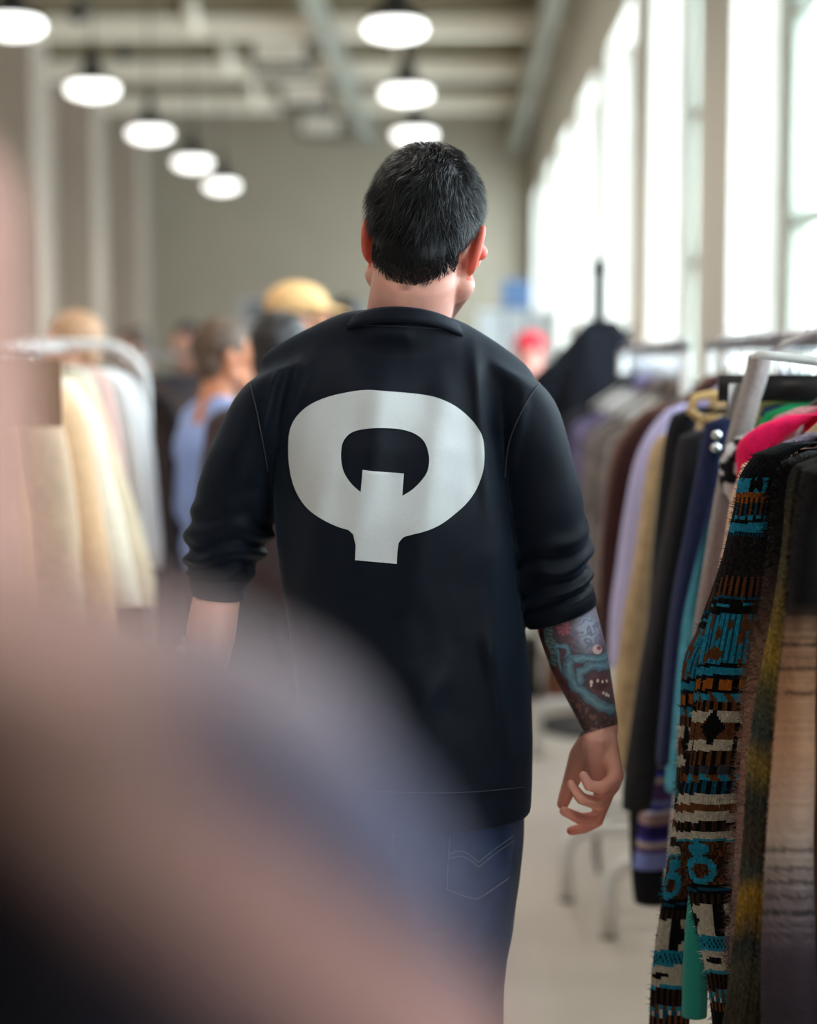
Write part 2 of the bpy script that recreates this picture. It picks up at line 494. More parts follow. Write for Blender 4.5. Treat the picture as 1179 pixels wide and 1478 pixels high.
# trunk, kept inside the shirt
body.cap(p(510, 650, 2.44), p(640, 650, 2.44), 0.095, 0.095, 20)
body.cap(p(575, 640, 2.44), p(585, 900, 2.42), 0.11, 0.105, 20)
body.cap(p(555, 1080, 2.42), p(640, 1080, 2.42), 0.095, 0.095, 20)
body.cap(p(585, 900, 2.42), p(590, 1080, 2.42), 0.105, 0.1, 20)
# right arm
RW = p(867, 1050, 2.385)
body.cap(p(750, 600, 2.425), p(797, 836, 2.44), 0.040, 0.040, 18)
body.chain([p(800, 836, 2.44), p(815, 885, 2.43), p(836, 955, 2.405), p(856, 1015, 2.39), RW],
           [0.043, 0.0455, 0.0425, 0.0315, 0.0255], n=20)
def hand(mb, w, mcp, thumb, fingers, nrm):
    "w wrist, mcp rows, thumb chain, finger chains, nrm palm normal"
    for q in mcp:
        mb.cap(w, q[0], 0.023, q[1], 14, 0.82, nrm)
    for a, b in zip(mcp, mcp[1:]): mb.cap(a[0], b[0], a[1], b[1], 12)
    mb.chain(*thumb, n=14)
    for c, r in fingers: mb.chain(c, r, n=14)
NRM = Vector((-0.75, -0.62, 0.1))
HP = lambda x, y, Y: P(x, y, Y)
f_pinky = ([HP(889, 1122, 2.352), HP(868, 1137, 2.340), HP(850, 1134, 2.335), HP(842, 1119, 2.335)], [0.0105, 0.0088, 0.0080, 0.0066])
f_ring = ([HP(885, 1132, 2.372), HP(864, 1160, 2.360), HP(839, 1153, 2.352), HP(824, 1132, 2.352)], [0.0112, 0.0096, 0.0086, 0.0070])
f_mid = ([HP(878, 1138, 2.394), HP(862, 1181, 2.392), HP(838, 1182, 2.388), HP(814, 1171, 2.388)], [0.0115, 0.0100, 0.0088, 0.0072])
f_ind = ([HP(868, 1138, 2.416), HP(862, 1184, 2.422), HP(843, 1195, 2.424), HP(824, 1199, 2.424)], [0.0115, 0.0096, 0.0084, 0.0070])
RTH = ([HP(862, 1062, 2.400), HP(840, 1092, 2.425), HP(824, 1128, 2.438), HP(812, 1160, 2.432)], [0.022, 0.0195, 0.0125, 0.0090])
hand(body, RW, [(HP(888, 1118, 2.354), 0.0125), (HP(884, 1128, 2.374), 0.013), (HP(877, 1132, 2.395), 0.013), (HP(867, 1132, 2.416), 0.0135)], RTH,
     [f_pinky, f_ring, f_mid, f_ind], NRM)
body.cap(HP(862, 1070, 2.37), HP(866, 1110, 2.385), 0.022, 0.020, 14)
# left arm hangs the same way, mirrored
LW = p(292, 1010, 2.385)
body.cap(p(400, 590, 2.425), p(325, 790, 2.46), 0.036, 0.036, 18)
body.chain([p(325, 790, 2.46), p(313, 860, 2.44), p(304, 915, 2.42), p(296, 970, 2.40), LW], [0.036, 0.034, 0.036, 0.030, 0.025], n=20)
def mir(v):
    d = v - RW
    return LW + Vector((-d.x, d.y, d.z))
hand(body, LW, [(mir(HP(888, 1118, 2.354)), 0.0125), (mir(HP(884, 1128, 2.374)), 0.013), (mir(HP(877, 1132, 2.395)), 0.013), (mir(HP(867, 1132, 2.416)), 0.0135)],
     ([mir(q) for q in RTH[0]], RTH[1]), [([mir(q) for q in c], r) for c, r in (f_pinky, f_ring, f_mid, f_ind)], Vector((0.75, -0.62, 0.1)))
# legs down to the floor
hipL, hipR = Vector((-0.146, 2.42, 0.90)), Vector((0.002, 2.42, 0.90))
kneeL, kneeR = Vector((-0.158, 2.435, 0.50)), Vector((-0.005, 2.475, 0.51))
ankL, ankR = Vector((-0.170, 2.36, 0.09)), Vector((-0.009, 2.52, 0.09))
for h, k, a in ((hipL, kneeL, ankL), (hipR, kneeR, ankR)):
    body.cap(h, k, 0.062, 0.045, 16); body.cap(k, a, 0.045, 0.036, 16)
    body.cap(a + Vector((0, -0.01, -0.05)), a + Vector((0, 0.13, -0.055)), 0.034, 0.026, 14)
bv, bf = remesh(body, 0.0027, 3)

# finer skin on the tattooed forearm
me = bpy.data.meshes.new('t'); me.from_pydata(bv.tolist(), [], bf); bm = bmesh.new(); bm.from_mesh(me)
def arm_s(c):
    return (c - P(800, 836, 2.44)).dot((RW - P(800, 836, 2.44)).normalized())
ALEN = (RW - P(800, 836, 2.44)).length
ed = [e for e in bm.edges if all(v.co.x > 0.135 and 0.03 < arm_s(v.co) < ALEN + 0.03 for v in e.verts)]
bmesh.ops.subdivide_edges(bm, edges=ed, cuts=2, use_grid_fill=True)
bm.to_mesh(me); bm.free()
bv = np.zeros(len(me.vertices) * 3); me.vertices.foreach_get('co', bv); bv = bv.reshape(-1, 3)
bf = [tuple(q.vertices) for q in me.polygons]; bpy.data.meshes.remove(me)

def project(v):
    d = v - np.array(CAM)
    z = d @ np.array(_F); x = d @ np.array(_R); y = d @ np.array(_U)
    return 589.5 + FPX * x / z, 739.0 - FPX * y / z
def mixc(c, col, a):
    a = np.clip(a, 0, 1)[:, None]
    return c * (1 - a) + np.array(col[:3]) * a
def fnoise(v, s, seed=0.0):
    return np.array([noise.noise((q[0] * s + seed, q[1] * s, q[2] * s)) for q in v])
def sdf_poly(x, y, pts):
    d = np.full(len(x), 1e9)
    for (x0, y0), (x1, y1) in zip(pts, pts[1:]):
        dx, dy = x1 - x0, y1 - y0
        t = np.clip(((x - x0) * dx + (y - y0) * dy) / (dx * dx + dy * dy), 0, 1)
        d = np.minimum(d, np.hypot(x - x0 - t * dx, y - y0 - t * dy))
    return d
def spline2(pts, n=24): return [(a, b) for a, b in catmull(pts, n)]

# ink of the tattoo, laid out on a plane through the arm (units: 1/3.695 of a photo pixel)
col = np.tile(np.array(lin(214, 156, 140)[:3]), (len(bv), 1))
hl = np.array([(HM.inverted() @ Vector(q))[:] for q in bv[bv[:, 2] > 1.45]])
top = np.where(bv[:, 2] > 1.45)[0]
def hairline(h):
    "height of the hairline in the head's frame for direction phi from the back"
    phi = np.abs(np.arctan2(h[:, 0], -(h[:, 1] + 0.01)))
    return np.interp(phi, [0, 0.35, 0.75, 1.1, 1.32, 1.5, 1.75, 1.9, 2.3, 3.15], [-0.070, -0.062, -0.042, -0.022, 0.006, 0.022, 0.012, 0.035, 0.068, 0.080])
hz = hairline(hl)
c_ = col[top]
fz = fnoise(bv[top], 60.0)
c_ = mixc(c_, lin(48, 36, 34), 0.75 * np.clip((hl[:, 2] - hz + 0.016 + 0.012 * fz) / 0.012, 0, 1) * (hl[:, 2] > -0.085))
ear = (np.abs(hl[:, 0]) > 0.069) & (np.abs(hl[:, 1] + 0.01) < 0.05) & (np.abs(hl[:, 2]) < 0.05)
c_[ear] = lin(208, 96, 78)[:3]
beard = (hl[:, 1] > 0.012) & (hl[:, 2] < -0.030) & (hl[:, 2] > -0.125)
c_ = mixc(c_, lin(70, 50, 44), 0.6 * beard)
lips = (hl[:, 1] > 0.085) & (np.abs(hl[:, 2] + 0.061) < 0.014) & (np.abs(hl[:, 0]) < 0.024)
c_ = mixc(c_, lin(170, 90, 85), 0.8 * lips)
brow = (hl[:, 1] > 0.075) & (np.abs(hl[:, 2] - 0.040) < 0.006) & (np.abs(hl[:, 0]) > 0.012) & (np.abs(hl[:, 0]) < 0.05)
c_ = mixc(c_, lin(30, 24, 24), 0.9 * brow)
col[top] = c_
hd = np.where((bv[:, 2] < 1.05) & ((bv[:, 0] > 0.12) | (bv[:, 0] < -0.25)))[0]      # hands: redder fingertips and palms
wz = (bv[hd, 2] - 0.80) / 0.14
col[hd] = mixc(col[hd], lin(234, 146, 128), 1.0 - np.clip(wz, 0, 1))
sarm = np.array([arm_s(Vector(q)) for q in bv])
am = np.where((bv[:, 0] > 0.12) & (sarm > 0.02) & (sarm < ALEN + 0.004) & (bv[:, 2] < 1.30))[0]
av = bv[am]
ax, ay = project(av)
X = (ax - 730) * 3.695; Y_ = (ay - 840) * 3.695
n1 = fnoise(av, 90.0); n2 = fnoise(av, 260.0, 7.0); n3 = fnoise(av, 40.0, 3.0)
Xw = X + 14 * n1 + 5 * n2; Yw = Y_ + 14 * fnoise(av, 90.0, 11.0) + 5 * n2
c = np.tile(np.array(lin(52, 52, 66)[:3]), (len(am), 1))
c = mixc(c, lin(92, 60, 74), 0.6 + 1.6 * n3)
def sm(d, w, e=7.0): return np.clip((w - d) / e, 0, 1)
c = mixc(c, lin(150, 166, 190), sm(np.hypot((Xw - 440) / 1.0, (Yw - 250) / 1.7), 95, 70) * 0.9)
c = mixc(c, lin(84, 92, 118), np.clip(np.sin((Xw * 0.6 + Yw) / 9 + 6 * n1) * 1.4 - 0.2, 0, 1) * sm(np.hypot(Xw - 430, Yw - 280), 130, 40) * 0.8)
cell = np.sin(Xw / 7) * np.sin(Yw / 7 + np.floor(Xw / 22))
sc = sm(X - (150 + (Y_ - 240) * 0.42), 75, 25)
c = mixc(c, lin(112, 52, 60), sc * (0.5 + 0.5 * (cell > 0)))
c = mixc(c, lin(40, 26, 36), sc * (cell < -0.25) * 0.8)
snake = [(222, 235), (228, 280), (240, 325), (262, 380), (250, 430)]
sn = sdf_poly(Xw, Yw, spline2(snake))
c = mixc(c, lin(88, 140, 132), sm(sn, 24)); c = mixc(c, lin(34, 50, 58), sm(sn, 24) * (np.sin(Yw / 3.2) > 0.45))
low = np.clip((Yw - 560 - (Xw - 300) * 0.55) / 40, 0, 1)
c = mixc(c, lin(50, 34, 42), low); c = mixc(c, lin(122, 84, 80), low * (np.sin(Xw / 9 + 3 * n1) * np.sin(Yw / 11 + 3 * n3) > 0.35) * 0.8)
c = mixc(c, lin(24, 20, 28), low * (np.sin(Xw / 17 + 2) * np.sin(Yw / 19) > 0.5) * 0.8)
flower = np.hypot(Xw - 312, (Yw - 245) * 1.1)
c = mixc(c, lin(150, 80, 96), sm(flower, 42)); c = mixc(c, lin(90, 50, 70), sm(flower, 42) * (np.sin(np.arctan2(Yw - 245, Xw - 312) * 7) > 0.4))
for pts, w in (([(268, 385), (272, 352), (300, 338), (330, 352), (338, 385), (322, 410)], 17), ([(280, 370), (282, 420), (300, 470), (320, 520)], 13),
               ([(330, 470), (345, 420), (400, 408), (470, 416), (545, 395)], 26),
               ([(335, 440), (345, 510), (390, 570), (450, 615), (520, 668), (575, 676)], 33),
               ([(395, 530), (400, 480), (445, 450), (510, 452), (548, 440)], 25)):
    d = sdf_poly(Xw, Yw, spline2(pts))
    c = mixc(c, lin(20, 28, 40), sm(d, w + 4, 5) * 0.7)
    c = mixc(c, lin(72, 126, 148), sm(d, w, 8) * (0.85 + 0.3 * n2))
    c = mixc(c, lin(142, 190, 202), sm(d, w * 0.5, w * 0.6) * 0.45)
    c = mixc(c, lin(38, 84, 110), sm(np.abs(d - w * 0.85), w * 0.16, 5) * 0.7)
m_ = np.hypot((Xw - 500) / 1.35, Yw - 548)
c = mixc(c, lin(58, 26, 42), sm(m_, 42)); c = mixc(c, lin(120, 50, 64), sm(np.abs(m_ - 36), 6))
for tx, ty, r in ((490, 526, 9), (515, 532, 8), (538, 528, 8), (456, 535, 11), (455, 552, 8), (520, 592, 8), (536, 600, 10), (548, 606, 8)):
    c = mixc(c, lin(222, 212, 196), sm(np.hypot(X - tx, (Y_ - ty) * 0.75), r, 4))
c = mixc(c, lin(206, 176, 170), sm(np.hypot(X - 488, Y_ - 360), 28, 6)); c = mixc(c, lin(140, 66, 84), sm(np.hypot(X - 497, Y_ - 352), 15, 5)); c = mixc(c, lin(30, 20, 30), sm(np.hypot(X - 499, Y_ - 351), 6, 3))
fade = np.clip((ALEN + 0.004 - sarm[am]) / 0.002, 0, 1)
col[am] = col[am] * (1 - fade[:, None] * 0.93) + c * fade[:, None] * 0.93
M_skin = mat('skin', (205, 150, 132), 0.48, attr='Col', sss=0.22, noise_amt=0.05, noise_scale=60, bump=0.05, bump_scale=900)
ROOT = Vector((-0.06, 2.42, 0.0))
man = mk('person', bv.tolist(), bf, M_skin, None, True, ROOT, vcol=np.c_[col, np.ones(len(col))])
tag(man, 'man seen from behind in black shirt with big white Q print and tattooed forearm', 'person')

# eyes
M_eye = mat('eye_white', (235, 232, 226), 0.2)
for s in (-1, 1):
    MB().ell((s * 0.031, 0.0825, 0.014), (0.0105, 0.0105, 0.009), HM).build('eye', M_eye, man)

# hair: a dark cap and separate short strands lying down from the crown
rnd = random.Random(5)
def skull(phi, z):
    "point of the head surface in its own frame for azimuth from the back and height"
    best = Vector((0, 0, z))
    o = Vector((0, -0.012, z)); d = Vector((math.sin(phi), -math.cos(phi), 0))
    r = 0.0
    for c, q in (((0, -0.012, 0.030), (0.0715, 0.097, 0.088)), ((0, -0.045, -0.030), (0.060, 0.052, 0.055)), ((0, 0.030, -0.030), (0.064, 0.066, 0.082)), ((0, -0.01, -0.09), (0.058, 0.058, 0.08))):
        k = 1 - ((z - c[2]) / q[2]) ** 2
        if k <= 0: continue
        ex, ey = q[0] * math.sqrt(k), q[1] * math.sqrt(k)
        oy = o.y - c[1]
        A = (d.x / ex) ** 2 + (d.y / ey) ** 2; B = 2 * oy * d.y / ey ** 2; Cc = (oy / ey) ** 2 - 1
        D = B * B - 4 * A * Cc
        if D > 0: r = max(r, (-B + math.sqrt(D)) / (2 * A))
    return o + d * r
def hl1(phi):
    return float(np.interp(abs(phi), [0, 0.35, 0.75, 1.1, 1.32, 1.5, 1.75, 1.9, 2.3, 3.15], [-0.070, -0.062, -0.042, -0.022, 0.006, 0.022, 0.012, 0.035, 0.068, 0.080]))
M_hair = mat('dark_hair', (8, 8, 10), 0.42, noise_amt=0.25, noise_scale=90, spec=0.2)
hv, hf = [], []
NP, NZ = 60, 26
for j in range(NZ + 1):
    for i in range(NP):
        phi = -math.pi + 2 * math.pi * i / NP
        z0 = hl1(phi) + 0.010
        z = z0 + (0.1195 - z0) * (math.sin(j / NZ * math.pi / 2))
        q = skull(phi, min(z, 0.1192))
        c0 = Vector((0, -0.012, 0.02)); dr = (q - c0).normalized()
        hv.append(HM @ (q + dr * 0.005 * min(1, j / 5)))
for j in range(NZ):
    for i in range(NP):
        hf.append((j * NP + i, j * NP + (i + 1) % NP, (j + 1) * NP + (i + 1) % NP, (j + 1) * NP + i))
hf.append(tuple(NZ * NP + i for i in range(NP)))
hair = mk('hair', hv, hf, M_hair, man)
sv, sf = [], []
crown = Vector((0.006, -0.055, 0.112))
for n in range(26000):
    phi = rnd.uniform(-math.pi, math.pi)
    z0 = hl1(phi) - 0.004 - 0.014 * rnd.random() ** 2.5
    z = z0 + (0.1188 - z0) * math.sin(rnd.random() ** 1.15 * math.pi / 2)
    if abs(phi) > 2.2 and rnd.random() < 0.5: continue
    q = skull(phi, z)
    nrm = (q - Vector((0, -0.015, 0.015))).normalized()
    cl = Vector((round(q.x * 55), round(q.y * 55), round(q.z * 45))) * 3.7
    away = q - crown
    down = (away - nrm * away.dot(nrm))
    if down.length < 1e-4: down = Vector((0, 0, -1))
    down = down.normalized()
    tw = noise.noise(q * 35) * 1.3 + noise.noise(cl) * 1.1 + rnd.uniform(-0.25, 0.25)
    side = nrm.cross(down)
    down = (down + side * tw).normalized()
    h = np.clip((z - z0) / 0.07, 0, 1)
    ln = (0.0065 + 0.0235 * h) * rnd.uniform(0.75, 1.15)
    lift = 0.16 + 0.36 * h * rnd.uniform(0.4, 1.3) + 0.5 * h * max(0, noise.noise(cl * 1.7 + Vector((5, 5, 5)))) + 0.35 * max(0, (z - 0.085) / 0.03) + (0.5 if (q - crown).length < 0.03 else 0)
    w = rnd.uniform(0.00045, 0.0008)
    a = q + nrm * 0.001
    pts = [a]
    for s in range(3):
        dd = (down + nrm * lift * (1 - 0.55 * s) + Vector((0, 0, -0.12 * s))).normalized()
        pts.append(pts[-1] + dd * ln / 3)
    sd = down.cross(nrm).normalized() + nrm * rnd.uniform(-0.5, 0.5)
    b0 = len(sv)
    for s, pt in enumerate(pts):
        ww = w * (1 - s / 3.4)
        sv.append(HM @ (pt - sd * ww)); sv.append(HM @ (pt + sd * ww))
    for s in range(3): sf.append((b0 + 2 * s, b0 + 2 * s + 1, b0 + 2 * s + 3, b0 + 2 * s + 2))
tag(mk('hair_strands', sv, sf, M_hair, hair), kind='stuff')

# ---- shirt
M_shirt = mat('black_jersey', (5, 9, 19), 0.6, sheen=0.07, sheen_tint=(0.4, 0.65, 1.0), noise_amt=0.12, noise_scale=220, bump=0.12, bump_scale=1400, spec=0.12)
M_rib = mat('black_rib', (5, 9, 18), 0.65, sheen=0.06, sheen_tint=(0.4, 0.65, 1.0), bump=0.1, bump_scale=1500, spec=0.12)
M_stitch = mat('dark_stitch', (34, 38, 46), 0.8)
EDGE = [(1165, 440, 766), (1130, 437, 768), (1070, 432, 769), (1000, 425, 767), (930, 415, 759), (870, 405, 748), (800, 396, 741), (740, 390, 736), (690, 386, 738), (640, 382, 748), (600, 378, 764), (565, 366, 776), (530, 362, 782)]
TOPL = [(360, 532), (364, 520), (376, 506), (400, 493), (427, 480), (465, 462), (497, 448), (540, 446), (590, 450), (640, 455), (668, 463), (700, 481), (740, 507), (768, 527), (780, 540), (784, 550)]
FOLDS = [((452, 500), (396, 650), 9, .006), ((405, 515), (378, 640), 8, .005), ((432, 505), (410, 600), 6, .004), ((684, 480), (706, 760), 11, .007), ((706, 760), (716, 980), 16, .005),
         ((556, 520), (505, 830), 26, .007), ((655, 520), (590, 900), 24, .006), ((760, 560), (728, 700), 10, .006), ((600, 950), (640, 1160), 26, .005), ((520, 960), (470, 1160), 22, .005),
         ((700, 900), (735, 1100), 14, .006), ((530, 480), (600, 486), 12, .004), ((480, 640), (440, 860), 22, .005), ((650, 960), (560, 1080), 20, .004)]
NU, NV = 110, 120
NECKX = P(583, 459, 2.415).x
sv, sf = [], []
wx = lambda px: P(px, 700, MY).x
topx = [wx(a) for a, b in TOPL]; topz = [P(a, b, MY).z for a, b in TOPL]
ez = [P(600, a, MY).z for a, _, _ in EDGE]
el = [P(b, a, MY).x for a, b, c in EDGE]; er = [P(c, a, MY).x for a, b, c in EDGE]
zhem = ez[0]; zsh = P(600, 560, MY).z
def half_depth(z):
    return float(np.interp(z, [0.85, 1.0, 1.15, 1.28, 1.38, 1.46, 1.52], [0.158, 0.150, 0.145, 0.146, 0.135, 0.105, 0.07]))
def fold_d(px, py):
    d = 0.0
    for (x0, y0), (x1, y1), w, a in FOLDS:
        dx, dy = x1 - x0, y1 - y0; L2 = dx * dx + dy * dy
        t = ((px - x0) * dx + (py - y0) * dy) / L2
        tc = min(1, max(0, t)); q = math.hypot(px - x0 - tc * dx, py - y0 - tc * dy)
        if q < 3 * w: d += 1.5 * a * math.exp(-(q / w) ** 2) * min(1, 4 * min(tc + 0.02, 1.02 - tc) + 0.15)
    return d
for side in (-1, 1):                      # -1 the back (towards the camera), 1 the chest
    for j in range(NV + 1):
        v = j / NV
        for i in range(NU + 1):
            th = math.pi * i / NU
            u = -math.cos(th)
            zl = zhem + (1.0 - (1 - v) ** 1.15) * (zsh - zhem)
            l, r = float(np.interp(zl, ez, el)), float(np.interp(zl, ez, er))
            x = (l + r) / 2 + (r - l) / 2 * u
            zt = float(np.interp(x, topx, topz))
            z = zhem + (zt - zhem) * (1.0 - (1 - v) ** 1.15)
            e = max(0.0, math.sin(th)) ** (0.72 + 0.5 * min(1, max(0, (z - 1.24) / 0.15)))
            close = math.sqrt(max(0.0, 1 - max(0.0, (v - 0.72) / 0.28) ** 2.6)) if v > 0.72 else 1.0
            hd = half_depth(z) * e * close
            nk = abs(x - NECKX)
            hd = max(hd, 0.072 * math.sqrt(max(0, 1 - (nk / 0.092) ** 2))) if v > 0.5 else hd
            if v > 0.72: hd = max(hd, 0.022 * e)
            yc = 2.415 + 0.012 * math.sin((z - 0.9) * 4)
            y = yc + side * hd
            sv.append((x, y, z))
off = (NU + 1) * (NV + 1)
for j in range(NV):
    for i in range(NU):
        a = j * (NU + 1) + i; b = a + NU + 1
        sf.append((a, a + 1, b + 1, b)); sf.append((off + a, off + b, off + b + 1, off + a + 1))
for j in range(NV):                       # close the seams at the sides
    for i in (0, NU):
        a = j * (NU + 1) + i; b = a + NU + 1
        sf.append((a, off + a, off + b, b))
for i in range(NU):
    for j in (0, NV):
        a = j * (NU + 1) + i; sf.append((a, a + 1, off + a + 1, off + a))
smb = MB().add(sv, sf)

def sleeve(rows, name, ry, wr_amp, seed, flip=1):
    rr = catmull([(y, xl, xr, Y, t) for (y, xl, xr, Y, t) in rows], 110)
    rings = []
    for (y, xl, xr, Y, t) in rr:
        a, b = P(xl, y + t, Y), P(xr, y - t, Y)
        c = (a + b) / 2; ax = (b - a) / 2
        rings.append((c, ax, Vector((0, ry * ax.length / 0.055, 0))))
    def disp(u, th):
        k = math.exp(-((u - 0.70) / 0.17) ** 2)
        d = wr_amp * k * (math.sin(u * 62 + 2.2 * math.sin(th + seed) + 3 * noise.noise((u * 6, math.cos(th) * 1.2, math.sin(th) * 1.2 + seed))))
        d += 0.05 * noise.noise((u * 7 + seed, math.cos(th) * 1.3, math.sin(th) * 1.3))
        d += 0.03 * math.exp(-((u - 0.35) / 0.25) ** 2) * math.sin(3 * th + u * 9 + seed)
        return d
    v, f, uv = loft(rings, 72, disp)
    smb.add(v, f)
    return rings
SR = [(534, 690, 786, 2.42, -22), (562, 700, 800, 2.42, -13), (590, 706, 809, 2.42, -4), (640, 716, 822, 2.42, 2), (700, 724, 837, 2.425, 6), (760, 730, 848, 2.43, 8), (800, 736, 854, 2.435, 10), (835, 742, 853, 2.435, 13), (862, 748, 854, 2.435, 15), (878, 757, 856, 2.432, 17), (889, 764, 858, 2.43, 17)]
SLV = [(528, 357, 464, 2.42, 22), (560, 337, 446, 2.42, 16), (600, 319, 432, 2.42, 12), (650, 299, 420, 2.425, 8), (700, 284, 412, 2.44, 4), (745, 273, 404, 2.455, 2), (785, 269, 388, 2.46, 0), (820, 271, 370, 2.455, -2), (848, 276, 352, 2.445, -3), (862, 278, 350, 2.44, -4)]
rgR = sleeve(SR, 'sleeve', 0.060, 0.13, 0.7)
rgL = sleeve(SLV, 'sleeve', 0.060, 0.12, 2.9)
tv, tf = remesh(smb, 0.0033, 9)
qx, qy = project(tv)
# the shoulder seam lies smooth over the shoulders
SHL = [(330, 600), (345, 560), (360, 530), (400, 493), (465, 462), (497, 452)]; SHR = [(830, 640), (806, 580), (782, 548), (740, 507), (700, 481), (668, 466)]
dsh = np.minimum(sdf_poly(qx, qy, SHL), sdf_poly(qx, qy, SHR))
wsm = np.clip(1.25 - dsh / 60.0, 0, 1)[:, None] * 0.6
e_ = np.array([(a, b) for q in tf for a, b in zip(q, q[1:] + q[:1])])
e_ = np.concatenate([e_, e_[:, ::-1]]); cnt = np.bincount(e_[:, 0], minlength=len(tv))[:, None]
for _ in range(70):
    acc = np.stack([np.bincount(e_[:, 0], weights=tv[e_[:, 1], k], minlength=len(tv)) for k in range(3)], 1)
    tv += (acc / np.maximum(cnt, 1) - tv) * wsm
for i in range(len(tv)):
    x, y, z = tv[i]
    if y < 2.41:
        k = min(1.0, (2.41 - y) / 0.05)
        tv[i, 1] -= k * (fold_d(qx[i], qy[i]) + 0.004 * noise.noise((x * 9, z * 5, 1.0)) + 0.0016 * noise.noise((x * 34, z * 22, 5.0)))
shirt = mk('shirt', tv.tolist(), tf, M_shirt, man)
shirt_bvh = BVHTree.FromPolygons([Vector(q) for q in tv], tf)
for rg in (rgR, rgL):                     # pushed-up cuffs
    n = len(rg); q = []
    for k, i in enumerate(range(n - 20, n)):
        c, a, b = rg[i]; s = 1.045 + 0.03 * math.sin(k / 19 * math.pi)
        q.append((c, a * s, b * s))
    c, a, b = rg[-1]; q.append((c + (c - rg[-2][0]) * 1.5, a * 0.98, b * 0.98)); q.append((c + (c - rg[-2][0]) * 1.0, a * 0.86, b * 0.86))
    v, f, uv = loft(q, 60); mk('cuff', v, f, M_rib, shirt)
# collar rib round the neck
cp = []; rs = []
for i in range(49):
    t = 2 * math.pi * i / 48
    c = P(583, 459, 2.415); 
    cp.append(Vector((c.x + 0.083 * math.sin(t), 2.42 - 0.072 * math.cos(t), c.z - 0.006 + 0.004 * math.sin(t) * -1 - 0.055 * (0.5 - 0.5 * math.cos(t)) * 1.0 + 0.012)))
cv, cf = [], []
for i in range(48):
    o = cp[i]; out = Vector((o.x - P(583, 459, 2.415).x, o.y - 2.42, 0)).normalized()
    for dx, dz in ((0.010, -0.014), (0.008, -0.006), (0.003, 0.004), (-0.003, 0.008), (-0.007, 0.006), (-0.006, -0.012)):
        cv.append(o + out * dx + Vector((0, 0, dz)))
for i in range(48):
    for k in range(6):
        cf.append((i * 6 + k, ((i + 1) % 48) * 6 + k, ((i + 1) % 48) * 6 + (k + 1) % 6, i * 6 + (k + 1) % 6))
mk('collar', cv, cf, M_rib, shirt)

def on_surface(bvh, px, py, off=0.0012):
    d = ray(px, py).normalized()
    h = bvh.ray_cast(CAM, d)
    if h[0] is None: return None
    nr = h[1] if h[1].dot(d) < 0 else -h[1]
    return h[0] + (nr * 0.4 - d * 0.6).normalized() * off
def strip(bvh, pts, w, m, name, parent, n=60, off=0.0016, r=None):
    mbs = MB(); out = []
    for a in catmull(pts, n):
        q = on_surface(bvh, a[0], a[1], off)
        if q is not None: out.append(q)
    if len(out) > 2: mbs.tube(out, w, 6)
    return mbs.build(name, m, parent)

# big letter printed on the back
def ring(pts): return [((x / 2.174) + 380, (y / 2.174) + 180) for x, y in pts]
OUT = [(268, 1272), (225, 1258), (175, 1232), (135, 1200), (105, 1155), (88, 1105), (80, 1050), (80, 985), (88, 945), (108, 912), (145, 880), (195, 857), (255, 842), (320, 833), (390, 837), (430, 840), (490, 846), (545, 857), (600, 882), (645, 918), (672, 950), (688, 985), (693, 1040), (688, 1090), (670, 1140), (640, 1185), (600, 1222), (555, 1255), (510, 1275), (465, 1287), (440, 1295), (425, 1312)]
outer = ring(catmull(OUT, 160) + [(421, 1340), (419, 1378), (288, 1366), (290, 1320), (282, 1285)])
INN = [(306, 1153), (280, 1130), (256, 1096), (245, 1056), (246, 1012), (257, 985), (280, 965), (320, 955), (370, 952), (430, 956), (475, 970), (505, 995), (518, 1030), (520, 1060), (515, 1087), (500, 1112), (470, 1143), (436, 1165)]
inner = ring(catmull(INN, 90) + [(441, 1095), (312, 1083)])
def inside(x, y, poly):
    r = False; j = len(poly) - 1
    for i in range(len(poly)):
        xi, yi = poly[i]; xj, yj = poly[j]
        if (yi > y) != (yj > y) and x < (xj - xi) * (y - yi) / (yj - yi) + xi: r = not r
        j = i
    return r
pv = [Vector(q) for q in outer] + [Vector(q) for q in inner]
no, ni = len(outer), len(inner)
pe = [(i, (i + 1) % no) for i in range(no)] + [(no + i, no + (i + 1) % ni) for i in range(ni)]
for gx in range(412, 706, 5):
    for gy in range(556, 820, 5):
        if inside(gx, gy, outer) and not inside(gx, gy, inner): pv.append(Vector((gx + 0.3, gy + 0.2)))
r = delaunay_2d_cdt(pv, pe, [], 0, 1e-5)
v2, t2 = r[0], r[2]
pf = []
for t in t2:
    cx = sum(v2[i][0] for i in t) / 3; cy = sum(v2[i][1] for i in t) / 3
    if inside(cx, cy, outer) and not inside(cx, cy, inner): pf.append(tuple(t))
M_print = mat('white_print', (180, 181, 181), 0.55, noise_amt=0.03, noise_scale=300, bump=0.08, bump_scale=900)
pr = mk('printed_letter', [on_surface(shirt_bvh, a[0], a[1], 0.0014) or Vector((0, 2.3, 1.2)) for a in v2], pf, M_print, shirt)
tag(pr, 'large white letter Q print on the back')
# hem and armhole stitching
strip(shirt_bvh, [(452, 1134), (520, 1140), (600, 1144), (680, 1143), (757, 1136)], 0.0007, M_stitch, 'hem_stitching', shirt)
strip(shirt_bvh, [(500, 468), (540, 470), (590, 472), (640, 475), (662, 478)], 0.0007, M_stitch, 'collar_stitching', shirt)
strip(shirt_bvh, [(783, 548), (766, 570), (750, 600), (735, 640), (728, 690)], 0.0010, M_stitch, 'armhole_seam', shirt)
strip(shirt_bvh, [(357, 540), (365, 570), (376, 620), (386, 680)], 0.0010, M_stitch, 'armhole_seam', shirt)

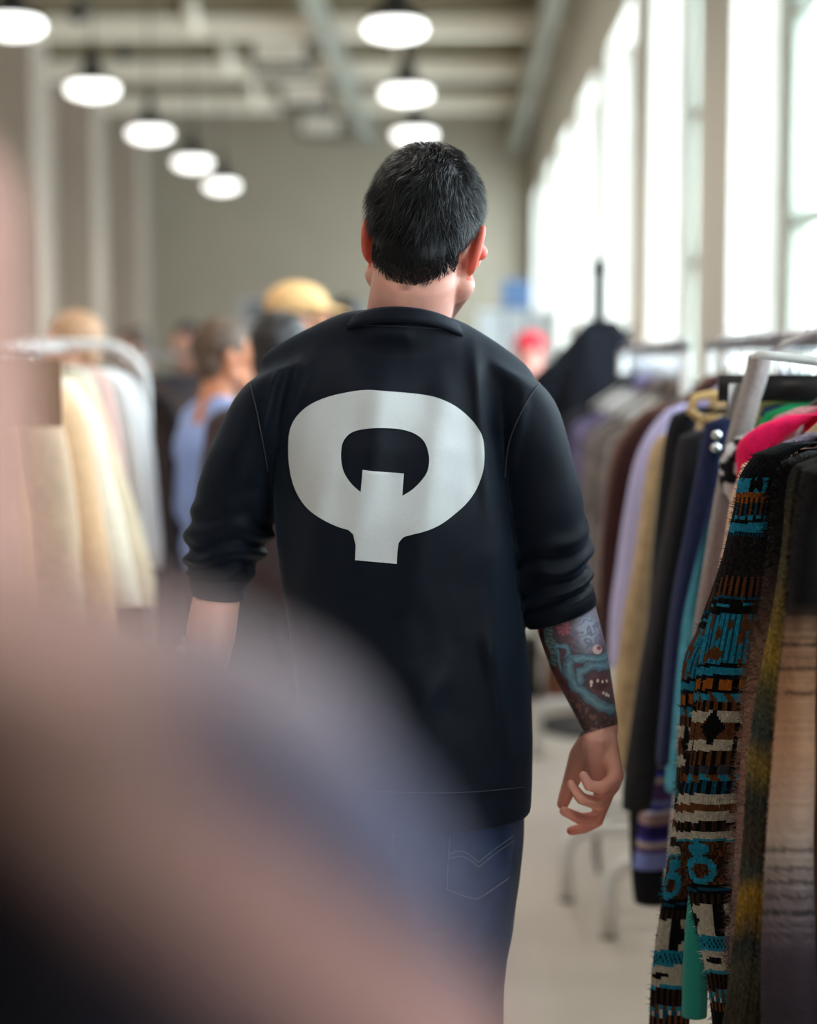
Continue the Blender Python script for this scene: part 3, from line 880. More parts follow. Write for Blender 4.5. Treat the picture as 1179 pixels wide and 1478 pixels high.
# ---- jeans
M_jean = mat('dark_denim', (22, 38, 70), 0.75, noise_amt=0.35, noise_scale=26, bump=0.25, bump_scale=1300, sheen=0.1, spec=0.25)
M_thread = mat('jeans_thread', (92, 92, 104), 0.7)
M_red = mat('red_tab', (176, 24, 34), 0.7)
jm = MB()
def jl(rows, n=28, ex=2.2):
    rg = []
    for (y, xl, xr, Y, hd) in catmull(rows, 60):
        a, b = P(xl, y, Y), P(xr, y, Y)
        rg.append(((a + b) / 2, (b - a) / 2, Vector((0, hd, 0))))
    v, f, uv = loft(rg, n, None, True, ex); jm.add(v, f)
jl([(1085, 455, 755, 2.42, 0.125), (1140, 450, 758, 2.42, 0.130), (1200, 446, 757, 2.42, 0.138), (1260, 442, 752, 2.42, 0.138), (1310, 440, 745, 2.42, 0.120)])
jl([(1230, 572, 754, 2.42, 0.125), (1330, 570, 742, 2.43, 0.118), (1400, 570, 731, 2.44, 0.112), (1480, 572, 724, 2.45, 0.105), (1700, 580, 722, 2.49, 0.085), (1900, 590, 712, 2.51, 0.075), (2035, 592, 706, 2.52, 0.072)])
jl([(1230, 444, 582, 2.42, 0.125), (1330, 432, 578, 2.43, 0.115), (1400, 425, 574, 2.43, 0.110), (1480, 420, 570, 2.44, 0.105), (1700, 425, 566, 2.43, 0.085), (1900, 425, 548, 2.38, 0.075), (2040, 428, 540, 2.36, 0.072)])
jv, jf = remesh(jm, 0.006, 4)
for i in range(len(jv)):
    q = jv[i]
    d = 0.006 * noise.noise((q[0] * 9, q[1] * 9, q[2] * 5)) + 0.004 * noise.noise((q[0] * 30, q[1] * 14, q[2] * 18 + q[0] * 14))
    c = Vector((q[0] + 0.055, q[1] - 2.42, 0)).normalized()
    jv[i] = (q[0] + c.x * d * 0.5, q[1] + c.y * d, q[2])
jeans = mk('jeans', jv.tolist(), jf, M_jean, man)
jb = BVHTree.FromPolygons([Vector(q) for q in jv], jf)
pk = [(646, 1172), (748, 1166), (741, 1232), (728, 1272), (691, 1300), (642, 1284)]
pg = MB()
def bil(u, v):
    l = Vector((646 - 4 * v, 1168)); r_ = Vector((749 - 14 * v, 1162))
    b_ = 1286 + 14 * math.sin(min(1, u / 0.55) * math.pi / 2) - max(0, u - 0.5) * 60 
    x = l.x + (r_.x - l.x) * u; return x, 1168 + (b_ - 1168) * v
gv, gf = [], []
for j in range(21):
    for i in range(17):
        q = on_surface(jb, *bil(i / 16, j / 20), off=0.003 if 0 < i < 16 and j < 20 else 0.0005)
        gv.append(q if q is not None else Vector((0, 2.3, 0.8)))
for j in range(20):
    for i in range(16): gf.append((j * 17 + i, j * 17 + i + 1, (j + 1) * 17 + i + 1, (j + 1) * 17 + i))
pocket = mk('back_pocket', gv, gf, M_jean, jeans)
strip(jb, [bil(0.03, 0.02), bil(0.03, 0.5), bil(0.03, 0.97)], 0.0008, M_thread, 'pocket_stitching', pocket, 30, 0.0042)
strip(jb, [bil(0.03, 0.97), bil(0.3, 0.97), bil(0.5, 0.97), bil(0.75, 0.97), bil(0.97, 0.95)], 0.0008, M_thread, 'pocket_stitching', pocket, 40, 0.0042)
for o_ in (0, 7):
    strip(jb, [(648, 1232 + o_), (668, 1229 + o_), (690, 1244 + o_)], 0.0007, M_thread, 'curved_stitching', pocket, 30, 0.0042)
    strip(jb, [(690, 1244 + o_), (712, 1226 + o_), (740, 1206 + o_)], 0.0007, M_thread, 'curved_stitching', pocket, 30, 0.0042)
tb = MB(); a = on_surface(jb, 643, 1176, 0.006)
tb.box(a.x - 0.003, a.x + 0.004, a.y - 0.002, a.y, a.z - 0.012, a.z + 0.008)
tag(tb.build('red_tab', M_red, pocket, False), 'small red fabric tab')
strip(jb, [(572, 1160), (568, 1200), (563, 1262)], 0.0014, M_thread, 'centre_seam', jeans, 40, 0.002)
strip(jb, [(579, 1160), (575, 1200), (570, 1262)], 0.0009, M_jean, 'centre_seam', jeans, 40, 0.002)
M_highlight = mat('seam_highlight', (150, 162, 190), 0.8)  # pale strip colour paints in the light caught by a fold at the seam
strip(jb, [(570, 1286), (568, 1340), (569, 1400), (565, 1440)], 0.0016, M_highlight, 'seam_highlight', jeans, 40, 0.002)
# shoes
M_shoe = mat('black_shoe', (24, 24, 26), 0.5); M_sole = mat('white_sole', (220, 220, 214), 0.6)
for a in (ankL, ankR):
    s = MB(); s.cap(a + Vector((0, -0.02, -0.035)), a + Vector((0, 0.15, -0.042)), 0.048, 0.040, 16, 0.9, (0, 0, 1)); s.cap(a + Vector((0, -0.01, -0.03)), a + Vector((0, 0.0, 0.02)), 0.048, 0.05, 16)
    v, f = remesh(s, 0.006, 2)
    v[:, 2] = np.maximum(v[:, 2], 0.012)
    sh = mk('shoe', v.tolist(), f, M_shoe, man)
    so = MB(); pts = [(0.03 * math.cos(t) * (1 + 0.25 * (math.sin(t) > 0)), 0.06 + 0.125 * math.sin(t)) for t in [2 * math.pi * k / 24 for k in range(24)]]
    vv = [(a.x + 1.25 * q[0], a.y + q[1], z) for z in (0.0, 0.024) for q in pts]
    ff = [tuple(range(24))[::-1], tuple(range(24, 48))] + [(k, (k + 1) % 24, 24 + (k + 1) % 24, 24 + k) for k in range(24)]
    mk('sole', vv, ff, M_sole, sh, False)
# ---------------------------------------------------------------- clothes racks, hangers, garments
RAILX, RAILZ = 0.64, 1.535
M_hgrey = mat('grey_plastic', (150, 148, 142), 0.4)
def rack_single(x, y0, y1, z, label, m, foot_dx=0.0):
    t = thing('clothes_rack', (x, (y0 + y1) / 2, 0), label, 'clothes rack')
    MB().tube([(x, y0, z), (x, y1, z)], 0.012, 12).build('rail', M_steel, t)
    for y in (y0 + 0.02, y1 - 0.02):
        MB().tube([(x, y, 0.20), (x, y, z - 0.012)], 0.015, 12).build('post', m, t)
        w = 0.25; r = 0.07; pts = []
        pts.append((x - w + foot_dx, y, 0.014))
        for k in range(7):
            a = math.pi - k * math.pi / 12; pts.append((x - w + foot_dx + r + r * math.cos(a), y, 0.135 + r * math.sin(a)))
        for k in range(7):
            a = math.pi / 2 - k * math.pi / 12; pts.append((x + w - r + r * math.cos(a), y, 0.135 + r * math.sin(a)))
        pts.append((x + w, y, 0.014))
        MB().tube(pts, 0.021, 12).build('foot_hoop', m, t)
        for s in (-w + foot_dx, w):
            MB().lathe([(0, 0.0), (0.023, 0.0), (0.023, 0.012), (0.0, 0.012)], (x + s, y, 0.0), 10).build('rubber_cap', M_hgrey, t)
    return t
def rack_hoop(x, y0, y1, z, label, m):
    t = thing('clothes_rack', (x, (y0 + y1) / 2, 0), label, 'clothes rack')
    MB().tube([(x, y0, z - 0.014), (x, y1, z - 0.014)], 0.013, 12).build('rail', m, t)
    for y in (y0, y1):
        w = 0.27; r = 0.15; pts = [(x - w, y, 0.015)]
        for k in range(9):
            a = math.pi - k * math.pi / 16; pts.append((x - w + r + r * math.cos(a), y, z - r + r * math.sin(a)))
        for k in range(9):
            a = math.pi / 2 - k * math.pi / 16; pts.append((x + w - r + r * math.cos(a), y, z - r + r * math.sin(a)))
        pts.append((x + w, y, 0.015))
        MB().tube(pts, 0.016, 12).build('end_hoop', m, t)
        for s in (-w, w):
            MB().lathe([(0, 0.0), (0.022, 0.0), (0.022, 0.03), (0.0, 0.03)], (x + s, y, 0.0), 10).build('rubber_cap', M_black, t)
    return t
rack_single(RAILX, 1.62, 4.36, RAILZ, 'white tube clothes rack carrying the knitwear beside the man', M_white, 0.01)
rack_single(RAILX - 0.02, 4.62, 6.4, RAILZ, 'white tube clothes rack further along, under the white hangers and furry coats', M_white, -0.06)

M_hwhite = mat('white_plastic', (232, 232, 230), 0.35)
M_htan = mat('tan_plastic', (208, 172, 112), 0.4)
M_hblack = mat('black_plastic', (16, 16, 18), 0.4)
def hanger_mesh(kind, w, drop=0.06):
    b, h = MB(), MB()
    if kind == 'tube':
        pts = []
        for k in range(25):
            a = k / 24
            if a < 0.4: q = (-w + 0.02 + (w - 0.02) * (1 - a / 0.4) * 0 + 2 * (w - 0.02) * (a / 0.4), 0, -0.150)
            elif a < 0.5: t = (a - 0.4) / 0.1 * math.pi; q = (w - 0.02 + 0.022 * math.sin(t), 0, -0.128 - 0.022 * math.cos(t))
            elif a < 0.9:
                t = (a - 0.5) / 0.4; x = (w - 0.02) * (1 - 2 * t); q = (x, 0, -0.106 + 0.012 * (1 - abs(x) / w))
            else: t = (a - 0.9) / 0.1 * math.pi; q = (-w + 0.02 - 0.022 * math.sin(t), 0, -0.128 + 0.022 * math.cos(t))
            pts.append(q)
        b.tube(pts, 0.0088, 8)
    elif kind == 'clip':
        b.box(-w, w, -0.006, 0.006, -0.105, -0.06)
    else:
        n = 17; v = []; f = []
        for k in range(n):
            x = -w + 2 * w * k / (n - 1); z = -drop - 0.085 * (abs(x) / w) ** 1.15
            for dy, dz in ((-0.008, 0.0), (0.008, 0.0), (0.006, -0.016), (-0.006, -0.016)): v.append((x, dy, z + dz))
        for k in range(n - 1):
            for j in range(4): f.append((k * 4 + j, k * 4 + (j + 1) % 4, k * 4 + 4 + (j + 1) % 4, k * 4 + 4 + j))
        f.append((3, 2, 1, 0)); f.append(tuple((n - 1) * 4 + j for j in range(4)))
        b.add(v, f)
    pts = [(0, 0, -0.098 if kind == 'tube' else (-0.06 if kind == 'clip' else -drop - 0.01)), (0, 0, -0.035)]
    for k in range(13):
        a = math.radians(-80 + k * 21); pts.append((0.019 * math.cos(a), 0, 0.0 + 0.019 * math.sin(a)))
    h.tube(pts, 0.0032, 6)
    return b, h
HPROTO = {}
def hanger(kind, m, x, y, z, label, w=0.2, rot=0.0, group=None, drop=0.06):
    key = (kind, round(w, 3), round(drop, 3))
    t = thing('clothes_hanger', (x, y, z), label, 'hanger', group)
    if key not in HPROTO:
        b, h = hanger_mesh(kind, w, drop)
        p0 = thing('tmp', (0, 0, 0), None, None)
        HPROTO[key] = (b.build('hanger_bar', m, p0).data, h.build('hook', M_chrome, p0).data)
        for c in list(p0.children): bpy.data.objects.remove(c)
        bpy.data.objects.remove(p0)
    for me, nm, mm in zip(HPROTO[key], ('hanger_bar', 'hook'), (m, M_chrome)):
        o = bpy.data.objects.new(nm, me); COL.objects.link(o); o.parent = t
        o.material_slots[0].link = 'OBJECT'; o.material_slots[0].material = mm
    if kind == 'clip':
        for s in (-w * 0.8, w * 0.8):
            c = MB().box(x + s - 0.018, x + s + 0.018, y - 0.012, y + 0.012, z - 0.135, z - 0.075).build('clip', M_chrome, t, False)
    t.rotation_euler = (0, 0, rot)
    return t

def garment(kind, label, Y, rows, m, side=-1, rail=RAILX, railz=RAILZ, hem=None, thick=0.034, sthick=0.032, fold=0.008, seed=0,
            n=14, nr=26, neck=0.07, colour=None, sleeve_colour=None, cat=None, hm=None, hkind='bar', group=None, collar=None, sh_in=0.035, low=0.0, coll=True, hang=True, rib=None):
    """garment on a hanger across the rail; rows = outline of the sleeve on the aisle side (y, x left, x right) in photo pixels at depth Y;
    side -1: the aisle is at smaller x than the rail"""
    rows = [tuple(map(float, q)) for q in rows]
    rr = catmull(rows, nr)
    rings = []
    for y, xl, xr in rr:
        a, b = P(xl, y, Y), P(xr, y, Y)
        rings.append(((a + b) / 2, (b - a) / 2, Vector((0, sthick, 0))))
    c0, a0, b0 = rings[0]
    inw = math.copysign(1, rail - c0.x)
    rings.insert(0, (c0 + Vector((inw * 0.030, 0, 0.014)), a0 * 0.72, b0 * 0.8)); rings.insert(0, (c0 + Vector((inw * 0.062, 0, 0.016)), a0 * 0.35, b0 * 0.5))
    tipc = c0; tip = Vector((tipc.x, Y, tipc.z))
    halfw = abs(rail - tip.x) - sh_in
    t = thing(kind, (rail, Y, max(0.02, hem if hem else 0.6)), label, cat or kind, group)
    znk = railz - neck - low
    zt = tip.z
    hemz = hem if hem is not None else zt - 0.62
    # body: two sheets joined round the edges
    NU, NV = 20, 22
    v, f = [], []
    for sd in (-1, 1):
        for j in range(NV + 1):
            for i in range(NU + 1):
                u = -1 + 2 * i / NU; vv = j / NV
                top = znk - (znk - zt - 0.005) * max(0, (abs(u) - 0.28) / 0.72) ** 1.0 - (0.03 if abs(u) < 0.2 else 0)
                z = hemz + (top - hemz) * vv
                wd = halfw * (1.0 + 0.10 * (1 - vv))
                th = thick * math.sqrt(max(0, 1 - u ** 4)) * (1 - 0.75 * max(0, (vv - 0.75) / 0.25) ** 1.5)
                fo = fold * (1 - vv * 0.7) * math.sin(u * 9 + seed * 1.7 + 2.5 * noise.noise((u * 2, vv * 2, seed * 3.1)))
                v.append((rail + wd * u, Y + 0.01 + sd * th + fo, z))
    of = (NU + 1) * (NV + 1)
    for j in range(NV):
        for i in range(NU):
            a = j * (NU + 1) + i; b = a + NU + 1
            f.append((a, a + 1, b + 1, b)); f.append((of + a, of + b, of + b + 1, of + a + 1))
    for j in range(NV):
        for i in (0, NU):
            a = j * (NU + 1) + i; b = a + NU + 1; f.append((a, of + a, of + b, b))
    for i in range(NU):
        for j in (0, NV):
            a = j * (NU + 1) + i; f.append((a, a + 1, of + a + 1, of + a))
    uv = None
    kw = {}
    if colour: kw['vcol'] = [colour(*q) for q in v]
    mk('body', v, f, m, t, **kw)
    def disp(u, th):
        d = 0.10 * noise.noise((u * 6 + seed, 1.2 * math.cos(th), 1.2 * math.sin(th))) + 0.05 * math.sin(3 * th + 5 * u + seed)
        if rib: d += rib[1] * math.cos(rib[0] * th + (rib[3] * math.sin(2 * math.pi * rib[2] * u) if len(rib) > 3 else 0)) 
        return d
    # aisle sleeve, and its mirror image on the window side
    for mirror in (False, True):
        rg = rings
        nn, rgs = (n, rg) if not mirror else (12, rg[::max(1, len(rg) // 14)])
        if mirror: rgs = [(Vector((2 * rail - c.x, c.y, c.z)), a, b) for c, a, b in rgs]
        v, f, uv = loft(rgs, nn, disp)
        kw = {}
        fc = sleeve_colour or colour
        if fc:
            cc = []
            for q in (f if sleeve_colour else []):
                if len(q) > 4: cc.append((0.01, 0.01, 0.012, 1)); continue
                mvert = np.mean([v[k] for k in q], axis=0)
                if sleeve_colour: 
                    k = min(q); cc.append(sleeve_colour(k % nn, k // nn, nn, len(rgs), mvert))
            if sleeve_colour: kw['fcol'] = cc
            else: kw['vcol'] = [colour(*q) for q in v]
        if f and not mirror: kw['uv'] = uv
        mk('sleeve', v, f, m, t, **kw)
    if coll:
        c = Vector((rail, Y + 0.012, znk - 0.015)); pts = []
        for k in range(21):
            a = 2 * math.pi * k / 20; pts.append(c + Vector((halfw * 0.30 * math.sin(a), 0.035 * math.cos(a), 0.012 * math.cos(a) - 0.006)))
        mb = MB().tube(pts, 0.011, 8, False)
        kw = {}
        if colour or sleeve_colour:
            kw['fcol'] = [(colour or (lambda x, y, z: (0.012, 0.012, 0.016, 1)))(*pts[0])] * len(mb.f)
        mk('collar', mb.v, mb.f, collar or m, t, **kw)
    if hang:
        hanger(hkind, hm or M_hblack, rail, Y + 0.012, railz + 0.0, None, max(0.13, halfw * 0.8), 0.0, None, neck + low + 0.03)['label'] = HL[hkind, (hm or M_hblack).name] % ' '.join(label.split()[:9])
    return t
HL = {('bar', 'black_plastic'): 'black hanger inside the %s', ('bar', 'grey_plastic'): 'grey plastic hanger inside the %s', ('bar', 'white_plastic'): 'white plastic hanger inside the %s',
      ('tube', 'tan_plastic'): 'tan tubular hanger inside the %s', ('bar', 'tan_plastic'): 'tan hanger inside the %s'}

def C(r, g, b): return lin(r, g, b)
TEAL, TEALD, NAVY, BLK, BRN, BRND, CRM, GRY, ORG_, GRN = C(38, 148, 182), C(18, 82, 110), C(12, 22, 40), C(14, 13, 16), C(112, 66, 36), C(60, 38, 28), C(208, 198, 180), C(66, 66, 76), C(176, 96, 32), C(14, 130, 124)
def fair(y, cx, n, seed=0):
    "colour of one stitch of the patterned knit: y in photo pixels down the sleeve, cx stitch column"
    h = math.sin(cx * 12.9898 + seed + math.floor(y / 4.2) * 78.233) * 43758.5453; h -= math.floor(h)
    rib = cx % 4 < 2
    nz = noise.noise((cx * 0.22, y * 0.045, seed))
    ph = cx % 22
    B = [(690, lambda: BLK if h > 0.18 else NAVY), (711, lambda: TEAL if nz > -0.05 else BLK), (718, lambda: BRN if h > 0.4 else ORG_), (726, lambda: ORG_ if rib else BRND),
         (744, lambda: (BRN if cx % 8 < 2 else TEALD) if rib else BLK), (750, lambda: TEAL if cx % 6 < 4 else BLK), (755, lambda: BLK), (768, lambda: TEAL if nz > -0.35 or y > 760 else BLK), (774, lambda: BLK if cx % 2 else TEALD),
         (832, lambda: C(44, 36, 38) if h > 0.5 else C(28, 24, 26)), (860, lambda: BRN if rib else BLK), (864, lambda: TEALD), (872, lambda: BLK), (875, lambda: TEAL), (886, lambda: BLK),
         (958, lambda: BRN if nz > 0.14 else (TEAL if cx % 3 else TEALD)), (963, lambda: BLK), (974, lambda: TEAL), (980, lambda: NAVY), (995, lambda: ORG_ if cx % 9 < 6 else BLK), (1000, lambda: BLK),
         (1012, lambda: TEAL if (cx + int(y / 4)) % 8 < 5 else BRN), (1026, lambda: BRN if rib else BLK),
         (1042, lambda: BLK if abs(ph - 11) < (y - 1022) / 5 else CRM), (1068, lambda: BLK if abs(ph - 11) < max(0, 5.6 - abs(y - 1050) / 4.4) or ph < 2 else BRN), (1084, lambda: BLK if abs(ph - 11) < 1.2 and y < 1074 or ph < 2 else CRM),
         (1105, lambda: BRN if cx % 4 < 2 else BLK), (1118, lambda: GRY if cx % 8 < 5 else BLK), (1128, lambda: TEAL if (cx + int(y / 4)) % 8 < 4 else BRN), (1146, lambda: TEALD if cx % 4 < 2 else BLK),
         (1160, lambda: CRM), (1172, lambda: BRN), (1186, lambda: CRM), (1200, lambda: BLK if rib else BRND), (1211, lambda: CRM), (1215, lambda: TEAL),
         (1276, lambda: (TEAL if (1.0 < math.hypot((ph - 11) / 6.5, (y - 1256) / 17) * 1.6 < 1.9) or (math.hypot((ph - 11) / 5, (y - 1226) / 9) < 1) else BRND if h > .3 else BRN)),
         (1282, lambda: BLK), (1286, lambda: TEALD), (1291, lambda: BLK), (1306, lambda: BRND if rib else BLK), (1350, lambda: BLK if ph < 7 or (ph > 15 and abs(y - 1328) < 2.2 * (ph - 15)) else CRM),
         (1356, lambda: TEAL), (1368, lambda: TEAL if (cx + int(y / 4)) % 3 else BLK), (1372, lambda: TEAL), (1382, lambda: CRM), (1390, lambda: BLK if 4 < ph < 18 else CRM), (1400, lambda: CRM), (1405, lambda: TEAL),
         (1430, lambda: BLK if rib else BRND), (1438, lambda: TEAL if cx % 6 < 3 else BRN), (1446, lambda: CRM if cx % 6 < 2 else TEALD), (1458, lambda: BRN if rib else BLK), (9999, lambda: BLK)]
    for y1, fn in B:
        if y < y1: return fn()
def fair_sleeve(shift, seed):
    def fn(i, j, n, m, p):
        y = project(np.array([p]))[1][0]
        c = i if i <= n // 2 else n - i
        r = fair(y + shift, c + 2, n, seed)
        if r is None: r = BLK
        k = 0.82 + 0.36 * ((math.sin(i * 7.1 + j * 3.3 + seed) * 9973.1) % 1)
        return (r[0] * k, r[1] * k, r[2] * k, 1)
    return fn
M_fair = mat('patterned_knit', (60, 60, 60), 0.95, attr='Col', spec=0.12, wave=(46, 190, 0.8))
M_chunk = mat('chunky_knit', (60, 60, 60), 0.95, attr='Col', spec=0.12, wave=(15, 90, 1.0))
M_fine = mat('fine_knit', (60, 60, 60), 0.95, attr='Col', spec=0.12, bump=0.4, bump_scale=500)
def lerp3(tab, y):
    r = interp(tab, y); return r
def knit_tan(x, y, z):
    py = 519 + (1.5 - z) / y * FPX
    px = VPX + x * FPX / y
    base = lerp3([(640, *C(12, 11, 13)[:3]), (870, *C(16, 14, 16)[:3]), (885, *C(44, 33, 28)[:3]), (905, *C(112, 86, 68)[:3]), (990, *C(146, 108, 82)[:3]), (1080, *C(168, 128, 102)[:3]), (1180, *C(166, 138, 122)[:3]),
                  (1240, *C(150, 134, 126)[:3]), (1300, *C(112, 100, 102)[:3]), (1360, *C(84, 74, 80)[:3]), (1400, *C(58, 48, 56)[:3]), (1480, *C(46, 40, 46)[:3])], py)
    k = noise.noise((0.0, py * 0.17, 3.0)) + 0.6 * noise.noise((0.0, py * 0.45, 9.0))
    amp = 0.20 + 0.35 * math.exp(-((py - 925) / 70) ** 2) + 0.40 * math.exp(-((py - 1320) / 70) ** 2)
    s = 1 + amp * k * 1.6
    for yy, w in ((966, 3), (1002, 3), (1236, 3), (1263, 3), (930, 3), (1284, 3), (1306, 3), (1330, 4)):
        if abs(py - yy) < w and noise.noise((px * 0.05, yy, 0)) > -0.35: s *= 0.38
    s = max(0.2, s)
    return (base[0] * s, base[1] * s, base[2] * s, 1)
def knit_olive(x, y, z):
    py = 519 + (1.5 - z) / y * FPX; px = VPX + x * FPX / y
    q = noise.noise((px * 0.020, py * 0.011, 1.0)); h = noise.noise((px * 0.35, py * 0.3, 4.0))
    a = lerp3([(650, *C(30, 28, 26)[:3]), (860, *C(92, 82, 56)[:3]), (930, *C(168, 136, 52)[:3]), (1000, *C(88, 86, 58)[:3]), (1060, *C(64, 74, 72)[:3]), (1110, *C(150, 124, 58)[:3]), (1160, *C(62, 66, 58)[:3]), (1230, *C(74, 60, 48)[:3]),
               (1270, *C(70, 74, 66)[:3]), (1310, *C(168, 128, 44)[:3]), (1345, *C(150, 112, 40)[:3]), (1370, *C(56, 60, 58)[:3]), (1420, *C(78, 76, 58)[:3]), (1480, *C(66, 60, 46)[:3])], py + 40 * q)
    s = 0.62 + 0.9 * max(0, h + 0.25)
    return (a[0] * s, a[1] * s, a[2] * s, 1)
def knit_fuzzy(x, y, z):
    py = 519 + (1.5 - z) / y * FPX; px = VPX + x * FPX / y
    a = lerp3([(640, *C(16, 15, 17)[:3]), (800, *C(24, 20, 20)[:3]), (880, *C(66, 48, 42)[:3]), (950, *C(120, 90, 74)[:3]), (1100, *C(150, 112, 96)[:3]), (1250, *C(140, 112, 104)[:3]), (1480, *C(96, 80, 76)[:3])], py)
    s = 0.75 + 0.5 * abs(noise.noise((px * 0.2, py * 0.12, 2.0)))
    return (a[0] * s, a[1] * s, a[2] * s, 1)
def fuzz(parent, obj, num, ln, colf, m, seed=0):
    "short loose fibres standing off a knitted sleeve"
    rnd = random.Random(seed); me = obj.data; off = ORG[obj.name]
    v, f, cc = [], [], []
    polys = [p for p in me.polygons if len(p.vertices) == 4 and p.normal.y < 0.5]
    for _ in range(num):
        p = rnd.choice(polys)
        a = Vector(p.center) + off; nr = Vector(p.normal)
        if nr.dot(Vector((rail_dir, 0, 0))) > 0.6: continue
        d = (nr + Vector((rnd.uniform(-1, 1), rnd.uniform(-1, 1), rnd.uniform(-1, 0.6))) * 0.8).normalized() * ln * rnd.uniform(0.4, 1.2)
        e = Vector((rnd.uniform(-1, 1), rnd.uniform(-1, 1), rnd.uniform(-1, 1))) * ln * 0.3
        w = d.cross(Vector((0, 1, 0.3))).normalized() * 0.00045
        b0 = len(v); a = a - nr * 0.0015
        v += [a - w, a + w, a + d * 0.5 + w, a + d * 0.5 - w, a + d + e]
        f += [(b0, b0 + 1, b0 + 2, b0 + 3), (b0 + 3, b0 + 2, b0 + 4)]
        k = colf(*(a)) if colf else tuple(min(1, q * 1.25 + 0.01) for q in me.color_attributes['Col'].data[p.loop_start].color[:3]) + (1,); cc += [k, k]
    o = mk('fuzz', v, f, m, parent, fcol=cc); o['kind'] = 'stuff'
rail_dir = 1
def sleeve_of(t): return [c for c in t.children if c.name.startswith('sleeve')][0]

# knitwear near the man, from the camera outwards
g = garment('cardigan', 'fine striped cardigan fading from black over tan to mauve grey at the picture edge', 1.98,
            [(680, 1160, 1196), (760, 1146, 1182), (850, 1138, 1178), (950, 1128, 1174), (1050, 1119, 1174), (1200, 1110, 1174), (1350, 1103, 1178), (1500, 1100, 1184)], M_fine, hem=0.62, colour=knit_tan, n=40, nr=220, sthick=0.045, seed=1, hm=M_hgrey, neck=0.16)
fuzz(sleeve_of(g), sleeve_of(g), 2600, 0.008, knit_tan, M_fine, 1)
g = garment('cardigan', 'chunky olive and mustard flecked cardigan squeezed against the striped tan one', 2.08,
            [(672, 1150, 1190), (700, 1138, 1176), (800, 1128, 1168), (900, 1113, 1160), (1000, 1094, 1150), (1100, 1082, 1140), (1200, 1076, 1130), (1300, 1068, 1122), (1400, 1056, 1116), (1500, 1043, 1108)], M_chunk, hem=0.60, colour=knit_olive, n=64, nr=260, rib=(12, 0.055, 48, 1.1), sthick=0.04, seed=2, hm=M_hgrey, neck=0.15)
fuzz(sleeve_of(g), sleeve_of(g), 1200, 0.006, knit_olive, M_chunk, 2)
g = garment('cardigan', 'hairy black cardigan turning pinkish brown down its sleeve', 2.18,
            [(668, 1126, 1160), (700, 1114, 1150), (760, 1110, 1142), (850, 1102, 1138), (920, 1088, 1126), (1000, 1079, 1112), (1100, 1071, 1104), (1200, 1064, 1096), (1300, 1058, 1090), (1400, 1052, 1084)], M_fine, hem=0.70, colour=knit_fuzzy, n=28, nr=150, sthick=0.038, seed=3, hm=M_hgrey, neck=0.145)
fuzz(sleeve_of(g), sleeve_of(g), 5200, 0.016, knit_fuzzy, M_fine, 3)
M_plainf = M_fine
g = garment('cardigan', 'patterned cardigan with teal, brown and cream bands and black shoulders', 2.30,
            [(655, 1090, 1140), (690, 1068, 1124), (730, 1062, 1116), (780, 1052, 1113), (850, 1036, 1110), (920, 1019, 1106), (980, 1006, 1100), (1050, 997, 1094), (1100, 990, 1088), (1180, 976, 1080), (1240, 984, 1072), (1320, 998, 1064), (1400, 1017, 1062), (1500, 1030, 1058)],
            M_fair, hem=0.66, colour=lambda x, y, z: BLK, sleeve_colour=fair_sleeve(0, 0.0), rib=(23, 0.022), n=92, nr=230, sthick=0.038, seed=4, hm=M_hgrey, neck=0.145)
def fz(x, y, z):
    py = 519 + (1.5 - z) / y * FPX
    return C(190, 180, 165) if (1020 < py < 1090 or 1140 < py < 1215 or 1300 < py < 1400) else C(70, 56, 50)
fuzz(sleeve_of(g), sleeve_of(g), 1800, 0.010, None, M_fine, 4)
g = garment('cardigan', 'second patterned cardigan, its longer teal and navy sleeve showing behind the first', 2.42,
            [(690, 1072, 1120), (800, 1046, 1100), (900, 1012, 1070), (960, 986, 1050), (1060, 980, 1040), (1160, 974, 1030), (1220, 966, 1022), (1300, 954, 1004), (1400, 941, 998), (1520, 938, 990)],
            M_fair, hem=0.66, colour=lambda x, y, z: BLK, sleeve_colour=fair_sleeve(-22, 3.7), rib=(20, 0.022), n=80, nr=200, sthick=0.032, seed=5, neck=0.14)
fuzz(sleeve_of(g), sleeve_of(g), 1100, 0.010, None, M_fine, 5)
M_green = mat('green_rib', (16, 140, 128), 0.85, sheen=0.1, wave=(16, 40, 0.5))
garment('sweater', 'bright green ribbed sweater peeping out low between the patterned sleeves', 2.36,
        [(680, 1080, 1120), (800, 1060, 1100), (1000, 1026, 1066), (1200, 1004, 1040), (1300, 992, 1028), (1400, 986, 1022), (1466, 984, 1020)], M_green, hem=0.75, seed=6, nr=40, n=20, coll=False, neck=0.15, thick=0.014, sthick=0.016)
def plain(name, rgb, **k): return mat(name, rgb, k.pop('rough', 0.92), sheen=k.pop('sheen', 0.02), noise_amt=k.pop('na', 0.2), noise_scale=k.pop('ns', 60), bump=k.pop('bump', 0.4), bump_scale=k.pop('bs', 300), spec=0.2)
g = garment('sweater', 'brown mohair sweater lying over its neighbours near the hot pink one', 2.49,
        [(662, 1108, 1150), (684, 1098, 1140), (760, 1076, 1116), (900, 1046, 1090), (1100, 1024, 1070)], plain('brown_mohair', (96, 66, 50)), hem=0.75, seed=7, neck=0.10, thick=0.026)
garment('sweater', 'grey and lilac marled sweater behind the brown mohair', 2.555,
        [(638, 1132, 1170), (664, 1110, 1150), (760, 1070, 1110), (900, 1040, 1090), (1050, 1030, 1070)], plain('grey_lilac_marl', (112, 106, 124), na=0.5, ns=140), hem=0.75, seed=8, neck=0.06, thick=0.024)
M_pink = plain('hot_pink_wool', (234, 22, 92), na=0.12)
